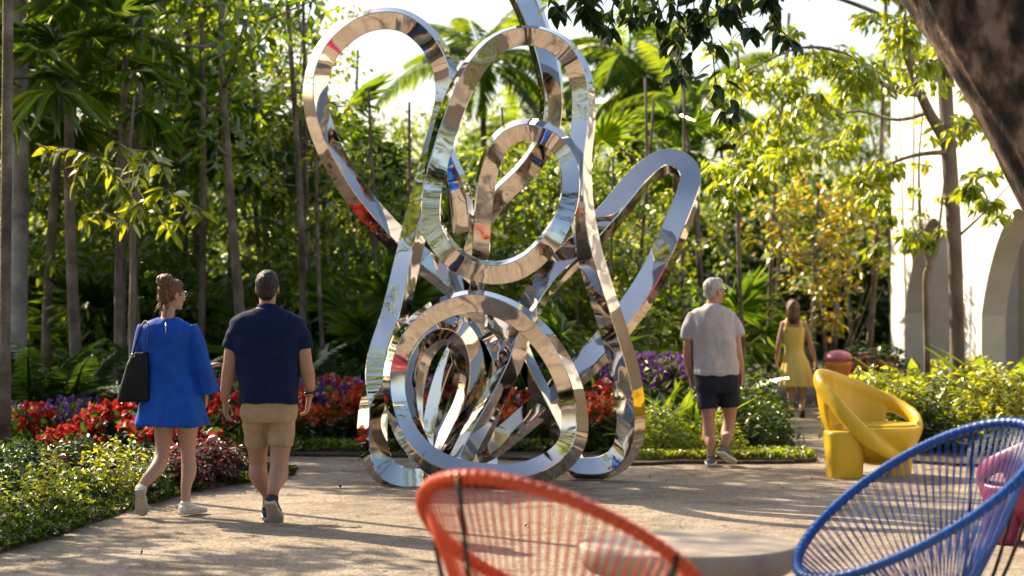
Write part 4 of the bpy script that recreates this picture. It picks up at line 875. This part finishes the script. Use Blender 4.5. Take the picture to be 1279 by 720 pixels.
# lower growth behind the sculpture, sky above it
for px, Y, k, s in ((440,28,'B',.58),(470,25,'A',.46),(505,31,'A',.56),(535,26.5,'B',.48),(565,33,'A',.60),(600,25.5,'B',.44),(640,30,'B',.58),(668,27,'A',.50),(705,34,'C',.64),(722,25.2,'C',.48),(760,30,'A',.50),(795,26,'B',.52),(480,40,'C',.72),(620,41,'A',.75),(545,43,'C',.75),(690,43,'A',.8),(830,36,'A',.65),(780,41,'C',.65),(850,43,'B',.75)):
    where(plant({'A':TRA,'B':TRB,'C':TRC}[k], px, Y, s), px, Y, {'A':'slim loose crowned green tree','B':'sunlit yellow green tree','C':'fuller green tree'}[k])
for px, Y, k, s in ((905,41,'A',.75),(1015,45,'C',.85),(965,46,'A',.9),(1065,47,'A',.9),(1115,47,'C',1.0),(1180,48,'C',1.1),(1250,48,'A',1.1)):
    where(plant({'A':TRA,'B':TRB,'C':TRC}[k], px, Y, s), px, Y, {'A':'slim loose crowned green tree','B':'sunlit yellow green tree','C':'fuller green tree'}[k])
for px, Y, k, s in ((98,21.6,'F',1.0),(212,26.5,'F',1.0),(55,24,'P',.95),(250,29,'P',1.1),(285,27.5,'F',.95),(330,31,'P',.8),(405,26,'F',.85),(603,38,'P',1.15),(560,31,'P',.6),(660,40,'P',.9),(752,29,'F',.80),(792,37,'P',1.05),(805,36,'P',1.1),(832,30,'F',.95),(700,29,'F',.72),(880,33,'P',.9),(495,28.5,'F',.75),(455,32,'P',.65),(15,28,'F',1.1),(165,33,'P',1.2)):
    where(plant(PAA if k == 'P' else PAB, px, Y, s), px, Y, 'feather palm' if k == 'P' else 'fan palm')
for k in range(46):
    px = -40+960*((k*0.618) % 1.0); Y = R.uniform(22.6,33)+(6 if px > 740 else 0)
    where(plant(PAC, px, Y, R.uniform(.8,1.5)), px, Y, 'low dark palmetto')
# young understorey trees filling in below the crowns
UND = make_tree('understorey_tree', 'small leafy understorey tree below the grove crowns', 'tree', 'understorey trees of the grove', 3.0, .03, .15, .9, LF_MID, .14, 20, 30, .36, BARK, 14)
for k in range(34):
    px = -30+830*((k*0.618+.3) % 1.0); Y = R.uniform(24.5,37)
    where(plant(UND, px, Y, R.uniform(.7,1.25)), px, Y, 'small understorey tree')
# bare slim stems between
STEM = empty('slim_stem', label='bare slim pale stem rising among the palms', cat='tree', group='bare stems of the grove')
mb = MB(); tube(mb, trunk_path(6.5,(0.02,0),.14,9,4), [.05-.003*i for i in range(9)], 7); mb.build('trunk', BARKP, STEM)
for px, Y, s in ((148,21.4,1),(160,21.9,1),(182,23,1),(378,22.8,.9),(388,24,.8),(470,23.5,.62),(410,22.6,.6),(700,24.5,.5),(728,26,.6),(790,25,.62),(822,27,.7),(855,26,.7),(935,26.5,.75),(880,29,.8),(1080,28.6,1.0),(960,30,.9),(440,29,.8),(650,28,.65),(250,24,1),(345,26,1),(570,26,.6),(520,24,.6),(805,23.5,.35),(765,24,.5)):
    where(plant(STEM, px, Y, s), px, Y, 'bare slim stem')
# mass of leaves closing off the far grove
n = 26000; C = np.stack([NR.uniform(-16,17,n), NR.uniform(49,54,n), NR.random(n)**1.3*4.6],1)
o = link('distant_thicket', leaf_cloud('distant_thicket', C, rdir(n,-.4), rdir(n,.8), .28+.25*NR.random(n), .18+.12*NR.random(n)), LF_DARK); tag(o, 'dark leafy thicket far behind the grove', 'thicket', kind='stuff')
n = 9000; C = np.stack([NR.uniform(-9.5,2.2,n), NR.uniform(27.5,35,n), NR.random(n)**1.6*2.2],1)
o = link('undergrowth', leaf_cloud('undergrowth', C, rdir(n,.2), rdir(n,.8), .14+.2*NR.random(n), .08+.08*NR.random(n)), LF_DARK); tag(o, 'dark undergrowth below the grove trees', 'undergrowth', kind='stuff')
# unseen trees added for reflections in the steel; left rear ones shade the grove
for (x,y), k, s in (((-7,-4),'C',1.0),((-4,-8),'C',1.1),((-1,-9),'A',1.1),((2.5,-8),'C',1.1),((5.5,-6),'A',1.0),((8,-3),'C',1.0),((9,2),'A',1.0),((8.5,6),'C',.9),((9.5,10),'A',1.0),((10,14),'C',.9),((-9,0),'A',1.0),((-8.5,4),'C',.9),((-7.5,8.5),'A',.8),((0,-14),'C',1.4),((6,-12),'A',1.3),((-6,-12),'B',1.3),((10,-9),'B',1.2),((-11,-7),'C',1.2),((-8.5,24.5),'C',1.2),((-10.5,27),'C',1.2),((-9,30),'C',1.25),((-12,31),'C',1.2),((-12.5,25.5),'C',1.2),((-14,29),'C',1.2),((-11,34),'C',1.3),((-6.3,15.5),'C',1.0),((-7.4,11),'A',.8),((-4.5,-3),'C',1.3),((4.5,-2.5),'C',1.3),((0.5,-5),'C',1.4),((-8,15),'C',1.2),((-9.5,19.6),'A',.9),((3,-13),'B',1.3)):
    copy_tree({'A':TRA,'B':TRB,'C':TRC}[k], (x,y,-.02), R.uniform(0,6.28), s, 'tree added beyond the view for steel reflections and grove shade', 'unseen trees added around the court')

# --- beds
def shrub(name, label, cat, group, h, w, leafm, leaf, ncl, per, seed, wr=.5, drop=.1):
    r = random.Random(seed); root = empty(name, label=label, cat=cat, group=group); mb = MB(); cl = []
    for k in range(ncl):
        a = k*2.4; q = w*math.sqrt((k+.5)/ncl); z = h*(1-0.55*(q/w)**2)*r.uniform(.75,1.0); e = Vector((math.cos(a)*q, math.sin(a)*q, z))
        tube(mb, [Vector((0,0,0)), Vector((e.x*.4,e.y*.4,z*.55)), e], [.008,.006,.003], 4); cl.append((e.x,e.y,e.z,.30*h*.5+.05))
        cl.append((e.x*1.05,e.y*1.05,e.z*.55,.28*h*.5+.05))
    mb.build('stem', BARK, root); link('foliage', clump_leaves('foliage', cl, per, leaf, drop, wr, .8), leafm, root); return root
def flowerer(name, label, cat, group, h, w, leafm, petm, nb, seed, spike=False, big=1.0):
    r = random.Random(seed); root = empty(name, label=label, cat=cat, group=group); n = 90
    C = np.stack([NR.normal(0,w*.5,n), NR.normal(0,w*.5,n), NR.random(n)**.8*h*.9+.03],1)
    me = leaf_cloud('foliage', C, rdir(n,.3), rdir(n,.9), .06+.06*NR.random(n), .04+.03*NR.random(n)); mb = MB()
    n2 = 18; S = np.stack([NR.normal(0,.014 if spike else .030*big,n2), NR.normal(0,.014 if spike else .030*big,n2), (NR.random(n2)*.15 if spike else NR.normal(0,.020*big,n2))],1)
    bm_ = leaf_cloud('blossom', S, rdir(n2,.3), rdir(n2,.6), (.034 if spike else .050)*big, (.028 if spike else .045)*big)
    for k in range(nb):
        a = k*2.4+r.uniform(-.4,.4); q = w*math.sqrt((k+.3)/nb); z = h*r.uniform(.78,1.08)-(.1 if spike else 0)
        tube(mb, [(q*math.cos(a)*.4,q*math.sin(a)*.4,.02), (q*math.cos(a),q*math.sin(a),z)], .003, 3)
        o = link('blossom', bm_, petm, root, (q*math.cos(a),q*math.sin(a),z)); o.rotation_euler = (r.uniform(-.3,.3),r.uniform(-.3,.3),r.uniform(0,6)); s_ = r.uniform(.75,1.25); o.scale = (s_,)*3
    link('foliage', merge(me, mb, 'foliage'), leafm, root); return root
FR = flowerer('red_flower_plant', 'leafy plant with clustered red blossoms in the left bed', 'flower plant', 'red flowers of the left bed', .50, .20, LF_DARK, PT_RED, 8, 1)
FO = flowerer('orange_flower_plant', 'leafy plant with orange red blossoms along the back bed edge', 'flower plant', 'orange red flowers of the back bed', .50, .20, LF_DARK, PT_ORANGE, 9, 2, big=1.25)
FR2 = flowerer('red_flower_plant', 'leafy plant with deep red blossoms in the back bed', 'flower plant', 'red flowers of the back bed', .55, .20, LF_DARK, PT_RED, 9, 3, big=1.1)
FP = flowerer('purple_flower_plant', 'leafy plant with purple flower spikes behind the red flowers', 'flower plant', 'purple spikes of the beds', .62, .20, LF_MID, PT_PURPLE, 12, 4, True, 1.3)
def spread(proto, n, x0, x1, y0, y1, s0=.85, s1=1.2, lean=0):
    for k in range(n):
        px = x0+(x1-x0)*((k+.5+R.uniform(-.45,.45))/n); Y = R.uniform(y0,y1); plant(proto, px, Y, R.uniform(s0,s1))
spread(FR, 20, 40, 262, 16.5, 18.3, .65, 1.3); spread(FR, 6, 95, 300, 17.4, 18.4, .8, 1.3)
spread(FP, 14, 0, 110, 18.0, 18.7, .8, 1.0)
spread(FO, 30, 255, 760, 19.55, 20.4, .65, 1.15); spread(FR2, 22, 250, 780, 20.1, 21.3, .7, 1.2)
spread(FP, 46, 260, 600, 20.5, 22.0, .85, 1.2); spread(FP, 26, 770, 885, 20.9, 22.2, 1.15, 1.5)
SB = shrub('bright_shrub', 'small yellow green shrub in the left bed border', 'shrub', 'yellow green shrubs of the left bed', .55, .28, LF_BRIGHT, .055, 14, 26, 1)
SM = shrub('green_shrub', 'leafy mid green shrub in a planting bed', 'shrub', 'mid green shrubs of the beds', .62, .36, LF_SHRUB, .075, 16, 30, 2)
SD = shrub('dark_shrub', 'dark glossy shrub at the back of a bed', 'shrub', 'dark shrubs of the beds', .8, .45, LF_DARK, .09, 18, 34, 3)
SU = shrub('burgundy_shrub', 'burgundy leaved plant beside the blue dress', 'shrub', 'burgundy plants of the left bed', .5, .26, LF_BURG, .065, 14, 30, 4)
SY_ = shrub('golden_shrub', 'lush yellow green shrub in front of the arcade', 'shrub', 'yellow green shrubs before the arcade', .85, .45, LF_BRIGHT, .085, 18, 36, 5)
for px, Y, s in ((66,14.0,.85),(138,14.9,.95),(-30,13.5,.8)): plant(SB, px, Y, s)
for px, Y, s in ((178,15.6,.6),(300,20.6,.5),(420,20.4,.5),(520,20.6,.5),(460,21.0,.6),(650,20.5,.5)): plant(SM, px, Y, s)
for px, Y, s in ((250,16.3,1.0),(222,16.0,.9),(270,16.9,.8),(195,15.9,.8),(110,15.9,.85),(70,15.6,.8),(288,17.0,.6),(20,15.9,.8)): plant(SU, px, Y, s)
for px, Y, s, l in ((822,19.15,.62,'small yellow green shrub at the bed edge beside the steel foot'),(897,19.0,.5,'small yellow green shrub behind the grey shirted man')): plant(SY_, px, Y, s, label=l, group='single yellow green shrubs')
for px, Y, s in ((765,19.8,.8),(790,20.4,.9),(870,20.6,1.1),(905,20.2,1.05),(935,20.4,1.15),(955,19.7,.85),(905,21.4,1.1),(700,20.0,.6),(640,19.9,.5),(925,23.4,1.2)): plant(SM, px, Y, s)
for px, Y, s in ((98,14.6,.42),(15,14.6,.5),(100,15.8,.6),(28,15.6,.6),(180,15.2,.4),(-10,15.2,.6),(60,20.4,1.1),(110,20.8,1.0),(180,21,1.2),(225,20.6,1.1),(270,21.4,1.1),(330,22.4,1.2),(420,22.6,1.1),(480,23,1.1),(560,22.6,1.2),(640,22.4,1.2),(700,23,1.2),(760,23.2,1.1),(880,22.6,1.1),(380,23.4,1.3),(10,21.2,1.2),(-40,20.6,1.2),(150,22.4,1.3),(845,24.2,1.1),(1080,26.4,1.2),(1100,27,1.2)): plant(SD, px, Y, s)
bedd = lambda px, Y: Y+3.4 if 1160 < px < 1232 and Y < 22.9 else Y
for k in range(9):
    px = 1095+195*((k*.618+.2)%1); plant(SM, px, bedd(px, 19.5+R.uniform(0,2.2)), R.uniform(.7,1.2))
for k in range(15):
    px = 1092+205*((k*.618)%1); plant(SY_, px, bedd(px, 19.7+R.uniform(0,2.6)), R.uniform(.5,1.05), label='lush yellow green shrub in front of the arcade', group='yellow green shrubs before the arcade')
RC = shrub('red_croton', 'red leaved shrub at the far path before the arcade', 'shrub', 'red shrubs at the far path', .8, .4, leafmat('leaf_red_croton', [(0.10,0.015,0.015),(0.24,0.03,0.03),(0.12,0.08,0.02)], [(0.25,0.03,0.02),(0.5,0.06,0.05),(0.4,0.25,0.03)], .45), .10, 14, 30, 8)
for px, Y, s in ((1072,26,1),(1092,26.4,1.05),(1108,25.8,.9),(1060,27,.9),(880,25.5,.5),(420,23.4,.8),(400,23.8,.8)): plant(RC, px, Y, s)
# arching ferns and strap-leaved clumps
FE = empty('fern_clump', label='dark arching fern behind the flower beds', cat='fern', group='ferns behind the beds'); put_fronds(FE, Vector((0,0,.06)), FERN, 16, LF_DARK, (.15,1.25), (.8,1.15), 3)
for px, Y, s in ((45,19.4,1.5),(95,19.7,1.4),(20,19.9,1.4),(125,20.2,1.2),(210,20.8,1.3),(405,21.9,1.2),(360,22.2,1.2),(440,22.4,1.1),(300,21.8,1.2),(905,24.5,1.0),(890,21.6,1.1),(725,21.6,1.1),(165,21.2,1.3),(590,22.6,1.1),(660,22.2,1.1)): plant(FE, px, Y, s)
def strap(name, label, group, n, mat, L, seed, wide=1.0):
    r = random.Random(seed); root = empty(name, label=label, cat='plant', group=group)
    for k in range(n):
        a = k*2.4; e = .35+.95*(k/n); d = Vector((math.cos(a)*math.cos(e), math.sin(a)*math.cos(e), math.sin(e))); o = put_leaf(root, STRAP, mat, (0,0,.02), d, L*r.uniform(.8,1.15), r, r.uniform(-.2,.2)); o.scale.y *= wide
    return root
ST = strap('strap_leaf_plant', 'clump of arching green strap leaves in the back bed', 'strap leaved clumps of the back bed', 26, LF_MID, .72, 2)
for px, Y, s in ((800,19.7,1),(818,20.1,1.1),(838,19.9,1.1),(856,20.3,1.1),(872,19.8,.95),(826,20.6,1.2),(850,20.9,1.2),(808,20.9,1.1),(785,20.2,.9),(890,20.5,.9),(262,19.9,.9),(275,20.3,.8),(345,20.2,.7)): plant(ST, px, Y, s)
AG = strap('broad_strap_plant', 'tall broad bladed plant before the arcade', 'broad bladed plants before the arcade', 16, LF_MID, 1.12, 3, 2.0)
for px, Y, s in ((1148,22.4,1.0),(1250,21.6,1.1),(1276,22.2,1.15),(1172,23.6,.85),(1228,23.2,.95)): plant(AG, px, Y, s)
# multi-stemmed shrub turning orange
au = make_tree('turning_tree', 'many stemmed small tree with orange and yellow leaves behind the yellow dress', 'tree', None, 3.3, .035, .32, 1.25, LF_AUTUMN, .12, 34, 27, .32, BARKP, 12, (0,0), .4, .7); au.location = (GX(1035,27.8),27.8,0)
mb = MB(); r = random.Random(4)
for k in range(9):
    a = r.uniform(0,6.28); tube(mb, [(0.06*math.cos(a),.06*math.sin(a),0),(.3*math.cos(a),.3*math.sin(a),.7),(.75*math.cos(a)+r.uniform(-.1,.1),.75*math.sin(a),1.7)], [.028,.02,.008], 5)
mb.build('stem', BARKP, au)
# low leaf mat along the left bed edge, and litter on the path
E = catmull([tuple(G(a,b)[:2]) for a,b in ((-60,716),(0,692),(60,674),(110,656),(160,638),(210,624),(250,614),(300,605),(345,598),(366,592))], 10)
pts = []
for i in range(6500):
    k = NR.integers(0,len(E)-1); p = E[k]+(E[k+1]-E[k])*NR.random(); t = E[min(k+1,len(E)-1)]-E[max(k-1,0)]; nrm = np.array([-t[1],t[0]])/np.linalg.norm(t)
    d = NR.random()**1.3*0.55-0.07; cl_ = mnoise.noise(Vector((p[0]*2.2,p[1]*2.2,d*2)))
    if cl_ < -0.25 and d < .12: continue
    q = p+nrm*d; pts.append((q[0],q[1],.03+NR.random()*(.05+.10*max(0,cl_)+.06*min(1,max(0,d)/.4))))
C = np.array(pts); n = len(C)
o = link('ground_cover', leaf_cloud('ground_cover', C, rdir(n,.3), rdir(n,1.2), .03+.04*NR.random(n), .018+.022*NR.random(n)), LF_COVER); tag(o, 'low creeping leaves edging the left bed', 'ground cover', kind='stuff')
C = []
for i in range(2600):
    px = NR.uniform(770,1015); C.append((GX(px,18.7),18.55+NR.random()**1.5*.7,.05+NR.random()*.06))
for i in range(2200): C.append((GX(NR.uniform(240,760),19.5),19.45+NR.random()*.35,.05+NR.random()*.10))
C = np.array(C); n = len(C)
o = link('border_ground_cover', leaf_cloud('border_ground_cover', C, rdir(n,.3), rdir(n,1.2), .03+.04*NR.random(n), .02+.02*NR.random(n)), LF_MID); tag(o, 'low creeping leaves edging the back bed', 'ground cover', kind='stuff')
n = 900; C = np.stack([NR.uniform(-3.6,5,n), NR.uniform(8,19,n), NR.random(n)*.006+.006],1)
o = link('fallen_leaf_litter', leaf_cloud('fallen_leaf_litter', C, rdir(n)*np.array([1,1,.08]), rdir(n)*.15+np.array([0,0,1.]), .02+.04*NR.random(n), .012+.02*NR.random(n), .1), BARK); tag(o, 'dry leaf litter scattered over the path', 'leaf litter', kind='stuff')
